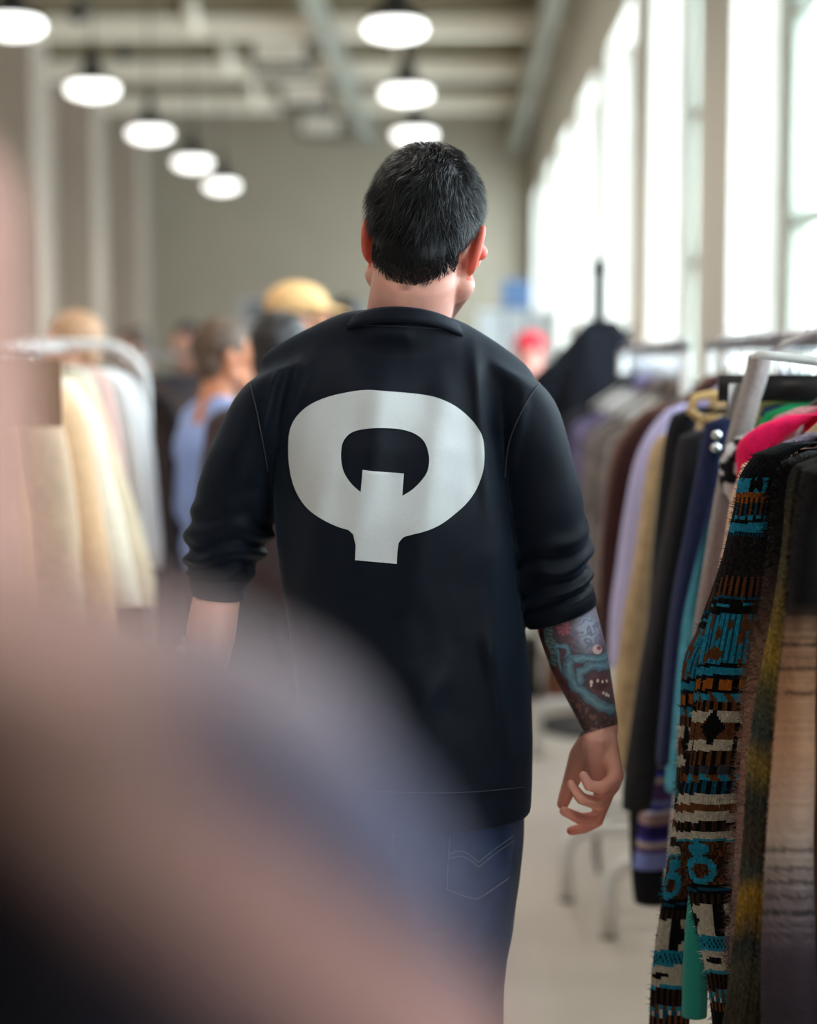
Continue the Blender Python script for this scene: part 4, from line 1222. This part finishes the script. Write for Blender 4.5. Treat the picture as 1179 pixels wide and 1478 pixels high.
g = garment('sweater', 'hot pink fluffy sweater, the brightest thing on the rack', 2.67,
        [(612, 1098, 1160), (632, 1072, 1130), (658, 1063, 1110), (692, 1065, 1106), (760, 1062, 1100), (900, 1040, 1080), (1000, 1024, 1060)], M_pink, hem=0.80, seed=9, neck=0.08, thick=0.028, sthick=0.03)
garment('sweater', 'dusty pink hairy sweater with a dark fleck at the shoulder', 2.73,
        [(600, 1120, 1170), (640, 1098, 1140), (760, 1066, 1100), (900, 1044, 1080), (1000, 1030, 1064)], plain('dusty_pink_wool', (198, 142, 148), na=0.35, ns=120), hem=0.8, seed=10, neck=0.03, thick=0.02, sthick=0.022)
# black and white patterned scarf bundle
def bw(x, y, z):
    k = noise.noise((x * 60, y * 40, z * 60)); return C(206, 206, 208) if k > 0.12 else C(24, 22, 28)
garment('sweater', 'black and white patterned sweater bulging behind the hot pink one', 2.785,
        [(632, 1062, 1104), (655, 1041, 1092), (685, 1037, 1086), (706, 1042, 1082), (722, 1052, 1078)], M_fine, hem=0.85, colour=bw, n=36, nr=40, sthick=0.03, seed=11, neck=0.11, thick=0.02)
garment('shirt', 'thin cream and pale pink shirt edge hanging behind the patterned sleeve', 2.61,
        [(670, 1072, 1100), (720, 1054, 1080), (800, 1041, 1064), (900, 1019, 1050), (1000, 997, 1026), (1090, 984, 1012)], plain('cream_pink', (226, 190, 160), na=0.1), hem=0.8, seed=12, neck=0.09, nr=30, thick=0.012, sthick=0.014)
# grey marl scarf thrown over the rail
M_marl = plain('light_grey_marl', (158, 150, 148), na=0.15, ns=150)
sc = [(513, 1080, 1112), (540, 1074, 1108), (600, 1056, 1090), (700, 1032, 1072), (800, 1016, 1056), (900, 1001, 1040), (1000, 986, 1022), (1080, 976, 1008)]
t = thing('scarf', (P(1040, 700, 2.84).x, 2.84, 0.9), 'long light grey marl scarf hanging straight down from the rail', 'scarf')
rg = []
for y, a, b in catmull(sc, 40):
    pa, pb = P(a, y, 2.84), P(b, y, 2.84); rg.append(((pa + pb) / 2, (pb - pa) / 2, Vector((0, 0.016, 0))))
top = rg[0][0]
for k in range(1, 5): rg.insert(0, (Vector((top.x + (RAILX - top.x) * k / 4, 2.84, top.z + (RAILZ + 0.016 - top.z) * math.sin(k / 4 * math.pi / 2))), Vector((0.004, 0, 0.008)), Vector((0, 0.014, 0))))
v, f, uv = loft(rg, 20, lambda u, th: 0.12 * math.sin(3 * th + u * 4)); mk('cloth', v, f, M_marl, t)
garment('shirt', 'green t-shirt showing under a black clip hanger', 2.92, [(596, 1104, 1150), (640, 1078, 1120), (700, 1068, 1100), (800, 1050, 1080)], plain('emerald_jersey', (22, 160, 96), na=0.1), hem=0.95, seed=13, hm=M_htan, hkind='tube', neck=0.055)
hanger('clip', M_hblack, RAILX - 0.03, 2.885, RAILZ, 'black clip hanger across the green t-shirt', 0.17)
hanger('bar', M_hwhite, RAILX, 2.53, RAILZ, 'tilted white plastic hanger without clothes near the camera', 0.14).rotation_euler = (0, math.radians(40), 0.1)
# further along the first rack
M_tealk = plain('pale_teal_knit', (84, 160, 184), na=0.2)
garment('sweater', 'pale teal sweater sleeve just behind the grey scarf', 3.13, [(650, 1014, 1040), (720, 1006, 1034), (790, 998, 1024), (880, 985, 1014), (960, 977, 1006), (1050, 966, 994), (1140, 960, 984)], M_tealk, hem=0.85, seed=14)
garment('jacket', 'navy jacket with a shiny round button at the shoulder', 3.04, [(610, 1018, 1058), (640, 1012, 1050), (700, 1002, 1040), (770, 988, 1016), (830, 976, 999), (900, 965, 985), (1000, 956, 974), (1100, 946, 966)], plain('navy_wool', (34, 40, 74)), hem=0.75, seed=15, hm=M_hwhite)
bt = P(1034, 636, 3.05)
ja = [o for o in COL.objects if o.name == 'jacket'][0]
for q in ((1034, 628), (1033, 646)):
    b_ = P(q[0], q[1], 3.0); MB().tube([(b_.x, b_.y - 0.004, b_.z), (b_.x, b_.y + 0.02, b_.z)], 0.008, 12).build('button', M_chrome, ja)
STR = [C(44, 50, 150), C(120, 130, 190), C(86, 60, 110), C(178, 160, 150), C(60, 66, 160), C(40, 34, 90), C(150, 120, 120), C(196, 196, 214)]
def purple(x, y, z): return STR[int(z * 64 + 0.6 * math.sin(z * 90)) % 8]
garment('sweater', 'violet blue sweater with narrow cream and pink stripes', 3.295, [(640, 990, 1020), (850, 950, 985), (950, 944, 980), (1050, 946, 984), (1100, 938, 976), (1180, 922, 968), (1250, 912, 964)], M_fine, hem=0.7, colour=purple, n=20, nr=180, sthick=0.03, seed=16, thick=0.024)
garment('jacket', 'charcoal jacket with long plain sleeve ending in a cuff', 3.21, [(630, 982, 1014), (660, 974, 1010), (740, 962, 996), (800, 950, 988), (900, 934, 974), (1000, 915, 960), (1100, 902, 950), (1166, 898, 940)], plain('charcoal_wool', (42, 40, 44)), hem=0.62, seed=17)
garment('coat', 'long black coat reaching almost to the floor beside the charcoal jacket', 3.42, [(598, 970, 1010), (640, 958, 1000), (760, 945, 990), (900, 932, 978), (1100, 910, 962), (1240, 910, 960), (1302, 916, 962)], plain('black_wool', (20, 20, 24)), hem=0.28, seed=18, hm=M_htan, hkind='tube', neck=0.12, thick=0.04)
hanger('tube', M_htan, RAILX - 0.01, 3.33, RAILZ, 'tan tubular hanger standing out above the black coat', 0.175)
M_tan = plain('tan_canvas', (190, 162, 126), na=0.2, ns=30, rough=0.8)
g = garment('jacket', 'tan canvas jacket with a long wrinkled sleeve', 3.58, [(630, 950, 978), (660, 936, 972), (720, 926, 966), (800, 914, 958), (900, 899, 948), (1000, 886, 934), (1060, 880, 924), (1110, 884, 918)], M_tan, hem=0.72, seed=19, n=24, nr=50)
for k in range(5):
    pass
garment('shirt', 'lavender shirt hanging next to the tan jacket', 3.76, [(592, 962, 984), (620, 936, 976), (660, 918, 962), (740, 901, 944), (820, 890, 930), (900, 880, 914), (960, 878, 906)], plain('lavender_cotton', (188, 182, 222), na=0.06), hem=0.8, seed=20)
M_burg = plain('burgundy_wool', (54, 28, 28)); M_leather = mat('brown_leather', (88, 46, 28), 0.45, noise_amt=0.25, noise_scale=20, bump=0.2, bump_scale=120)
garment('coat', 'dark burgundy coat hanging next to the lavender shirt', 3.95, [(600, 930, 970), (640, 900, 950), (700, 882, 930), (800, 870, 912), (900, 866, 902), (960, 868, 898)], M_burg, hem=0.55, seed=21)
garment('jacket', 'brown leather jacket hanging next to the burgundy coat', 4.12, [(592, 930, 965), (640, 890, 930), (720, 872, 905), (820, 864, 896), (920, 862, 892)], M_leather, hem=0.75, seed=22)
fur = [('taupe furry coat between two brown ones', (120, 110, 106), 4.7, 0.0), ('dark brown furry coat second along the far rack', (70, 58, 52), 4.86, 4), ('pale grey furry coat under the white hangers', (138, 130, 130), 5.02, -3), ('brown grey furry coat under the white hangers', (84, 74, 72), 5.2, 2),
       ('lilac grey fluffy sweater on the far rack', (124, 114, 146), 5.4, -4), ('slate violet fluffy sweater on the far rack', (96, 90, 122), 5.62, -8), ('black padded coat at the end of the far rack', (22, 22, 28), 5.9, -6), ('charcoal padded coat at the end of the far rack', (40, 40, 46), 6.15, -10)]
for i, (lab, rgb, Y, dx) in enumerate(fur):
    x0 = VPX + 0.39 * FPX / Y; s = 3.9 / Y
    rows = [(519 + (590 - 519) * 4.6 / Y * 1.12 + 18 - i * 1.0, x0 + 40 * s, x0 + 80 * s), (519 + 130 * 4.6 / Y, x0 + dx, x0 + 46 * s), (519 + 230 * 4.6 / Y, x0 - 8 * s + dx, x0 + 34 * s), (519 + 360 * 4.6 / Y, x0 - 18 * s + dx, x0 + 22 * s)]
    garment('coat' if 'coat' in lab else 'sweater', lab, Y, rows, plain('fur_%d' % i, rgb, na=0.45, ns=26), rail=RAILX - 0.02, hem=0.55, seed=23 + i, hm=M_hwhite if i % 2 else M_hblack, neck=0.085)
# hangers without clothes along the rails
EMP = [3.085, 3.17, 3.25, 3.345, 3.50, 3.67, 3.86, 4.03, 4.76, 4.80, 4.92, 4.96, 5.09, 5.13, 5.27, 5.31, 5.33, 5.48, 5.52, 5.55, 5.70, 5.74, 5.78, 5.82, 5.98, 6.02, 6.06, 6.10]
for i in range(28):
    Y = EMP[i]
    near = i < 8
    hanger('bar', M_hwhite if i % 3 else M_hblack, RAILX if near else RAILX - 0.02, Y + 0.02, RAILZ, ('white' if i % 3 else 'black') + (' hanger without clothes packed on the rack beside the man' if near else ' hanger without clothes on the rack further along'),
           0.14, rnd.uniform(-0.15, 0.15), ('white' if i % 3 else 'black') + (' hangers on the rack beside the man' if near else ' hangers on the far rack'), 0.11)

# black coat on a dark stand at the end of the racks
M_post = mat('dark_post', (30, 30, 36), 0.5)
c = P(865, 400, 6.9)
st = thing('coat_stand', (c.x, 6.9, 0), 'dark coat stand whose post rises above the black coat', 'coat stand')
MB().tube([(c.x, 6.9, 0.03), (c.x, 6.9, P(865, 392, 6.9).z)], 0.028, 10).build('post', M_post, st)
MB().lathe([(0, 0), (0.24, 0), (0.24, 0.015), (0.04, 0.04), (0, 0.04)], (c.x, 6.9, 0)).build('base', M_post, st)
for s in (-1, 1):
    MB().tube([(c.x, 6.9, 1.60), (c.x + s * 0.1, 6.9, 1.60), (c.x + s * 0.14, 6.9, 1.63)], 0.010, 8).build('peg', M_post, st)
MB().ell((c.x, 6.9, P(865, 388, 6.9).z), (0.035, 0.035, 0.045)).build('finial', M_post, st)
garment('coat', 'big black coat draped on the dark coat stand', 6.78, [(520, 796, 842), (540, 772, 822), (580, 764, 812), (680, 758, 800), (820, 756, 796)], plain('coat_black', (16, 18, 26)), rail=c.x + 0.0, railz=1.66, hem=0.5, seed=40, thick=0.12, sthick=0.06, neck=0.0, hang=False, sh_in=-0.06)

# left racks
LX = -1.28
rack_hoop(LX, 3.2, 5.55, 1.55, 'white hoop ended clothes rack carrying the pale garments', M_white)
rack_hoop(-1.42, 6.3, 8.4, 1.52, 'chrome hoop ended clothes rack carrying the dark garments', M_chrome)
LG = [('sweater', 'white sweatshirt at the end of the pale rack', (236, 236, 238), 5.2, [(540, 150, 182), (560, 160, 200), (620, 182, 216), (700, 196, 226), (780, 210, 234), (820, 216, 233)], M_hwhite),
      ('sweater', 'white knitted sweater second from the end of the pale rack', (222, 220, 218), 5.05, [(540, 140, 170), (570, 150, 188), (650, 168, 206), (740, 180, 214), (800, 190, 218)], M_hwhite),
      ('shirt', 'pale pink blouse between white and cream garments', (220, 180, 170), 4.85, [(536, 112, 146), (560, 122, 160), (640, 140, 176), (740, 156, 190), (800, 160, 194)], M_hwhite),
      ('shirt', 'pale green grey blouse next to the pink blouse', (196, 194, 178), 4.7, [(536, 92, 130), (560, 104, 142), (640, 126, 160), (740, 140, 176)], M_hblack),
      ('sweater', 'cream wool sweater with a long hanging sleeve', (226, 208, 180), 4.45, [(548, 84, 130), (590, 104, 150), (660, 126, 172), (750, 150, 200), (830, 180, 220), (880, 192, 222)], M_hwhite),
      ('sweater', 'ivory sweater closer to the camera than the cream one', (236, 226, 206), 4.2, [(552, 66, 110), (600, 84, 140), (680, 104, 160), (780, 124, 184), (880, 150, 204)], M_hwhite),
      ('coat', 'peach coat on the pale rack', (222, 184, 146), 3.95, [(556, 40, 90), (600, 56, 120), (700, 76, 140), (820, 92, 160), (950, 110, 172)], M_hwhite),
      ('coat', 'beige coat on the pale rack', (206, 178, 152), 3.7, [(562, 4, 60), (620, 20, 90), (740, 40, 112), (860, 50, 120), (980, 60, 130)], M_hwhite)]
for i, (k, lab, rgb, Y, rows, hm) in enumerate(LG):
    garment(k, lab, Y, rows, plain('pale_cloth_%d' % i, rgb, na=0.08), side=1, rail=LX, railz=1.537, hem=0.62, seed=50 + i, hm=hm, neck=0.075)
DG = [((44, 38, 40), 6.5, 'near black'), ((66, 48, 42), 6.7, 'dark brown'), ((36, 38, 48), 6.9, 'slate'), ((80, 60, 52), 7.15, 'reddish brown'), ((30, 30, 34), 7.4, 'black'), ((58, 50, 50), 7.65, 'taupe black'), ((40, 44, 60), 7.9, 'ink blue')]
for i, (rgb, Y, lab) in enumerate(DG):
    x0 = VPX - 1.06 * FPX / Y
    rows = [(519 + 62 * 6 / Y, x0 - 34, x0 - 4), (519 + 110 * 6 / Y, x0 - 18, x0 + 14), (519 + 240 * 6 / Y, x0 - 6, x0 + 22), (519 + 330 * 6 / Y, x0, x0 + 24)]
    garment('coat', lab + ' coat on the chrome rack of dark garments', Y, rows, plain('dark_cloth_%d' % i, rgb), side=1, rail=-1.42, railz=1.507, hem=0.3, seed=60 + i, hm=M_hwhite, neck=0.08)
sg = P(44, 568, 3.45)
s = thing('cardboard_sign', (sg.x, 3.45, sg.z - 0.05), 'blank brown cardboard size sign hanging from the pale rack', 'sign')
a, b = P(-20, 520, 3.45), P(90, 616, 3.45)
MB().box(a.x, b.x, 3.445, 3.455, b.z, a.z).build('card', mat('brown_card', (150, 116, 94), 0.9), s, False)
MB().tube([(b.x - 0.05, 3.45, a.z - 0.005), (b.x - 0.05, 3.45, 1.512), (LX, 3.45, 1.52)], 0.003, 6).build('string', M_black, s)

# garments on a rack right beside the lens
NX = -0.42
rack_single(NX, 0.1, 1.25, 1.66, 'steel clothes rack beside the camera, blurred out of sight', M_steel)
def blanket(x, y, z):
    px = VPX + x * FPX / y; py = 519 + (1.5 - z) / y * FPX
    s = py - 0.76 * px
    r = lerp3([(300, *C(104, 94, 97)[:3]), (560, *C(104, 93, 95)[:3]), (700, *C(98, 85, 86)[:3]), (800, *C(48, 42, 52)[:3]), (900, *C(52, 46, 54)[:3]), (980, *C(126, 92, 84)[:3]), (1170, *C(108, 78, 72)[:3]), (1300, *C(24, 20, 26)[:3]), (2000, *C(14, 12, 16)[:3])], s)
    if px < 330 and s > 560:
        k = min(1, (330 - px) / 200) * min(1, (s - 560) / 150) * min(1, max(0, (1240 - s) / 90)); r = tuple(a * (1 - k) + b * k for a, b in zip(r, C(132, 100, 90)[:3]))
    if px > 430 and s < 860:
        k = min(1, (px - 430) / 160); r = tuple(a * (1 - k) + b * k for a, b in zip(r, C(64, 62, 76)[:3]))
    return (*r, 1)
garment('jacket', 'mauve, navy and rose striped wool jacket, a huge blur in front of the man', 0.42,
        [(915, -260, 330), (975, -280, 470), (1100, -300, 560), (1300, -300, 650), (1600, -280, 740), (2200, -260, 800), (3000, -230, 830), (3800, -200, 820)], M_fine, side=1, rail=NX, railz=1.646, hem=0.85, colour=blanket, n=32, nr=120, sthick=0.05, thick=0.05, seed=80, neck=0.11, sh_in=0.05, cat='jacket', hm=M_hblack)
garment('coat', 'dusty rose coat hanging behind the striped jacket at the picture edge', 0.64,
        [(190, -320, -40), (290, -280, 10), (500, -260, 26), (800, -250, 44), (1200, -240, 80), (1700, -220, 110)], plain('dusty_rose', (140, 104, 92), na=0.08), side=1, rail=NX, railz=1.646, hem=0.6, seed=81, neck=0.02, n=24, nr=40, sthick=0.05, hm=M_hblack)
# ---------------------------------------------------------------- other visitors
def visitor_shapes():
    Mh = head_matrix(Vector((0, 0.01, 1.60)))
    b = MB(); head_shapes(b, Mh)
    b.cap((0, -0.01, 1.56), (0, -0.02, 1.44), 0.052, 0.056); b.cap((0, -0.02, 1.46), (0, -0.02, 1.36), 0.06, 0.085)
    b.cap((-0.10, -0.01, 1.30), (0.10, -0.01, 1.30), 0.10, 0.10); b.cap((0, 0, 1.28), (0, 0, 1.05), 0.12, 0.105)
    b.cap((-0.07, 0, 0.94), (0.07, 0, 0.94), 0.09, 0.09); b.cap((0, 0, 1.05), (0, 0, 0.94), 0.10, 0.095)
    top, low = MB(), MB()
    top.cap((-0.11, -0.01, 1.30), (0.11, -0.01, 1.30), 0.118, 0.118); top.cap((0, 0, 1.28), (0, 0, 0.96), 0.14, 0.135)
    top.cap((-0.06, 0, 0.95), (0.06, 0, 0.95), 0.127, 0.127); top.cap((0, -0.015, 1.42), (0, -0.015, 1.36), 0.068, 0.09)
    low.cap((-0.07, 0, 0.94), (0.07, 0, 0.94), 0.115, 0.115)
    for s in (-1, 1):
        sh, el, wr = (s * 0.185, -0.01, 1.375), (s * 0.225, -0.03, 1.09), (s * 0.215, 0.07, 0.84)
        b.cap((s * 0.05, -0.02, 1.42), sh, 0.05, 0.05); b.chain([sh, el, wr], [0.048, 0.04, 0.028])
        top.cap((s * 0.05, -0.02, 1.415), sh, 0.062, 0.066); top.chain([sh, el], [0.066, 0.056]); top.chain([el, (s * 0.219, 0.03, 0.94)], [0.056, 0.046])
        b.cap(wr, (s * 0.208, 0.09, 0.765), 0.026, 0.030, 12, 0.6, (1, 0, 0))
        for k, (dy, ln) in enumerate(((0.028, 0.07), (0.010, 0.08), (-0.008, 0.075), (-0.026, 0.058))):
            a = Vector((s * 0.207, 0.092 + dy, 0.745)); q = a + Vector((-s * 0.008, 0.004, -ln * 0.55)); e = q + Vector((-s * 0.022, 0, -ln * 0.4))
            b.chain([a, q, e], [0.0095, 0.009, 0.0075], n=8)
        b.chain([(s * 0.203, 0.105, 0.80), (s * 0.19, 0.14, 0.765), (s * 0.183, 0.148, 0.735)], [0.014, 0.0115, 0.009], n=8)
        hp, kn, an = (s * 0.085, 0, 0.90), (s * 0.095, 0.01, 0.50), (s * 0.10, -0.02, 0.09)
        b.chain([hp, kn, an], [0.085, 0.055, 0.04]); low.chain([hp, kn, (s * 0.10, -0.015, 0.10)], [0.098, 0.075, 0.062])
        b.cap((s * 0.10, -0.02, 0.045), (s * 0.105, 0.12, 0.035), 0.038, 0.03)
    return b, top, low, Mh
vb, vt, vl, VH = visitor_shapes()
VB = remesh(vb, 0.0085, 2); VT = remesh(vt, 0.011, 3); VL = remesh(vl, 0.011, 3)
q = VT[0]
for i in range(len(q)):
    n_ = noise.noise((q[i][0] * 10, q[i][1] * 10, q[i][2] * 8)) * 0.010; q[i][1] += n_; q[i][0] += n_ * 0.5
hb = MB(); hb.ell((0, -0.016, 0.040), (0.084, 0.103, 0.092), VH, 24, 16); hb.ell((0, -0.055, -0.025), (0.070, 0.052, 0.062), VH)
VHAIR = remesh(hb, 0.007, 2)
keep = np.array([(VH.inverted() @ Vector(x))[:] for x in VHAIR[0]])
cut = (keep[:, 1] > 0.045) & (keep[:, 2] < 0.062)
for i in np.where(cut)[0]: VHAIR[0][i][1] -= (keep[i, 1] - 0.045)
cb = MB(); cb.ell((0, -0.012, 0.062), (0.090, 0.110, 0.078), VH, 24, 16)
CAPV = remesh(cb, 0.007, 2)
def ring_brim():
    v, f = [], []
    for j in range(5):
        for i in range(13):
            a = math.radians(-75 + 150 * i / 12); r = 1 + 0.72 * j / 4 * math.cos(a * 0.9)
            for dz in (0, 0.006): v.append(VH @ Vector((0.088 * math.sin(a) * (1 + 0.05 * j), -0.012 + 0.106 * math.cos(a) * r, 0.058 - 0.006 * j * math.cos(a) + dz)))
    for j in range(4):
        for i in range(12):
            a = (j * 13 + i) * 2; b = ((j + 1) * 13 + i) * 2
            f += [(a, a + 2, b + 2, b), (a + 1, b + 1, b + 3, a + 3)]
    for i in range(12): a = (52 + i) * 2; f.append((a, a + 2, a + 3, a + 1))
    return v, f
BR = ring_brim()
sb = [MB() for _ in (0, 1)]
SH = []
for k, s in enumerate((-1, 1)):
    sb[k].cap((s * 0.10, -0.04, 0.055), (s * 0.106, 0.13, 0.048), 0.052, 0.044); sb[k].cap((s * 0.10, -0.02, 0.06), (s * 0.10, -0.02, 0.11), 0.052, 0.054)
    a = remesh(sb[k], 0.009, 2); a[0][:, 2] = np.maximum(a[0][:, 2], 0.0); SH.append(a)
def visitor(px, topy, Y, face, label, skin, hair, shirt_, trousers, cap_=None, lean=0.0, x=None):
    t_ = P(px, topy, Y)
    sc = t_.z / 1.735
    X = t_.x if x is None else x
    base = Vector((X, Y, 0))
    tr = lambda a: [tuple(q) for q in np.asarray(a[0]) * sc + np.array([X, Y, 0])]
    ms = mat('visitor_skin', skin, 0.5, sss=0.1)
    o = mk('person', tr(VB), VB[1], ms, None, True, base)
    tag(o, label, 'person')
    o.data.polygons.foreach_set('use_smooth', [True] * len(o.data.polygons))
    mk('hair', tr(VHAIR), VHAIR[1], mat('visitor_hair', hair, 0.5, noise_amt=0.3, noise_scale=50), o)
    mk('shirt', tr(VT), VT[1], mat('visitor_shirt', shirt_, 0.85, sheen=0.1), o)
    mk('trousers', tr(VL), VL[1], mat('visitor_trousers', trousers, 0.85), o)
    for a in SH: mk('shoe', tr(a), a[1], M_shoe, o)
    for s in (-1, 1):
        e = MB(); e.ell((s * 0.031, 0.0835, 0.014), (0.0105, 0.0105, 0.009), VH, 10, 8)
        mk('eye', [tuple(np.array(q) * sc + np.array([X, Y, 0])) for q in e.v], e.f, M_eye, o)
    if cap_:
        mc = mat('cap_cloth', cap_, 0.85)
        c_ = mk('cap', tr(CAPV), CAPV[1], mc, o)
        mk('brim', [tuple(np.array(q) * sc + np.array([X, Y, 0])) for q in BR[0]], BR[1], mc, c_)
    o.rotation_euler = (0, 0, math.radians(face))
    return o
visitor(428, 408, 5.9, -75, 'person in a pale orange cap seen over the shoulder of the man', (190, 130, 100), (60, 44, 34), (90, 80, 74), (40, 40, 50), (232, 186, 128))
visitor(404, 445, 4.75, -25, 'dark haired person with face turned away, right below the orange cap', (186, 124, 98), (26, 20, 20), (50, 32, 36), (30, 30, 36))
visitor(328, 456, 5.35, -60, 'brown haired person in a light blue shirt', (206, 134, 96), (84, 62, 46), (150, 172, 226), (48, 36, 40), x=-0.735)
visitor(500, 426, 8.2, 10, 'person with black hair just beside the collar of the man', (170, 120, 100), (14, 13, 15), (40, 40, 48), (30, 30, 36))
visitor(272, 462, 9.2, 150, 'dark haired person behind the chrome rack of dark garments', (170, 118, 96), (24, 20, 20), (70, 66, 70), (30, 30, 36))
visitor(194, 470, 9.8, 120, 'brown haired person behind the white sweatshirt', (176, 130, 108), (74, 58, 48), (130, 110, 100), (40, 40, 44))
visitor(106, 446, 5.93, 100, 'fair haired person in a peach top behind the pale rack', (220, 170, 146), (188, 146, 112), (214, 170, 150), (60, 56, 60))
visitor(764, 478, 9.4, 170, 'person in a bright red cap beside the black coat', (216, 150, 136), (60, 40, 36), (216, 170, 172), (40, 44, 60), (206, 40, 56))

# boards and low furniture at the far end
def board(name, x0, y0, x1, y1, Y, m, label, cat, lines=0, legs=True):
    a, b = P(x0, y0, Y), P(x1, y1, Y)
    t = thing(name, ((a.x + b.x) / 2, Y, 0), label, cat)
    MB().box(a.x, b.x, Y, Y + 0.03, b.z, a.z).build('panel', m, t, False)
    for k in range(lines):
        z = a.z - (a.z - b.z) * (k + 1) / (lines + 1)
        MB().box(a.x + 0.04, b.x - 0.04, Y - 0.004, Y, z - 0.012, z + 0.012).build('dark_line', M_black, t, False)
    if legs:
        for x in (a.x + 0.03, b.x - 0.03): MB().tube([(x, Y + 0.045, 0), (x, Y + 0.045, a.z - 0.02)], 0.015, 8).build('leg', M_steel, t)
        for x in (a.x + 0.03, b.x - 0.03): MB().box(x - 0.02, x + 0.02, Y - 0.15, Y + 0.24, 0.0, 0.02).build('foot', M_steel, t, False)
    return t
board('display_board', 346, 430, 392, 468, 10.4, mat('board_grey', (150, 148, 150), 0.7), 'grey display board with dark lines behind the orange cap', 'board', 3)
board('display_board', 724, 404, 768, 446, 12.0, mat('board_blue', (74, 100, 136), 0.7), 'slate blue display board near the far windows', 'board')
board('partition_screen', 690, 448, 800, 560, 13.5, mat('screen_white', (206, 218, 228), 0.7), 'pale blue white partition screen below the blue board', 'partition')
bn = P(800, 985, 7.6)
t = thing('bench', (bn.x, 7.7, 0), 'low white bench beyond the tattooed forearm', 'bench')
MB().box(bn.x - 0.30, bn.x + 0.34, 7.45, 8.0, 0.40, 0.44).build('seat', M_white, t, False)
for x in (bn.x - 0.28, bn.x + 0.32):
    for y in (7.48, 7.97): MB().tube([(x, y, 0), (x, y, 0.40)], 0.018, 8).build('leg', M_white, t)
for k, (dx, w, h, rgb, lab) in enumerate(((-0.16, 0.09, 0.24, (26, 26, 30), 'black shoe box under the white bench'), (0.06, 0.10, 0.16, (120, 76, 56), 'brown shoe box under the white bench'))):
    q = thing('shoe_box', (bn.x + dx, 7.62, 0), lab, 'box')
    mm = mat('box_card', rgb, 0.8)
    MB().box(bn.x + dx - w, bn.x + dx + w, 7.5, 7.8, 0, h - 0.05).build('box_body', mm, q, False)
    MB().box(bn.x + dx - w - 0.004, bn.x + dx + w + 0.004, 7.496, 7.804, h - 0.05, h).build('lid', mm, q, False)
# wire basket on the floor under the long black coat
wb = P(905, 1285, 4.9)
t = thing('wire_stand', (0.5, 4.95, 0), 'thin grey wire shoe stand on the floor beyond the black coat', 'stand')
for y in (4.9, 5.02):
    pts = [(0.42, y, 0.005)]
    for k in range(9):
        a = math.pi - k * math.pi / 8; pts.append((0.49 + 0.07 * math.cos(a), y, 0.10 + 0.07 * math.sin(a)))
    pts.append((0.56, y, 0.005)); MB().tube(pts, 0.005, 6).build('wire_hoop', M_steel, t)
for x in (0.42, 0.56): MB().tube([(x, 4.89, 0.006), (x, 5.03, 0.006)], 0.005, 6).build('wire_rail', M_steel, t)
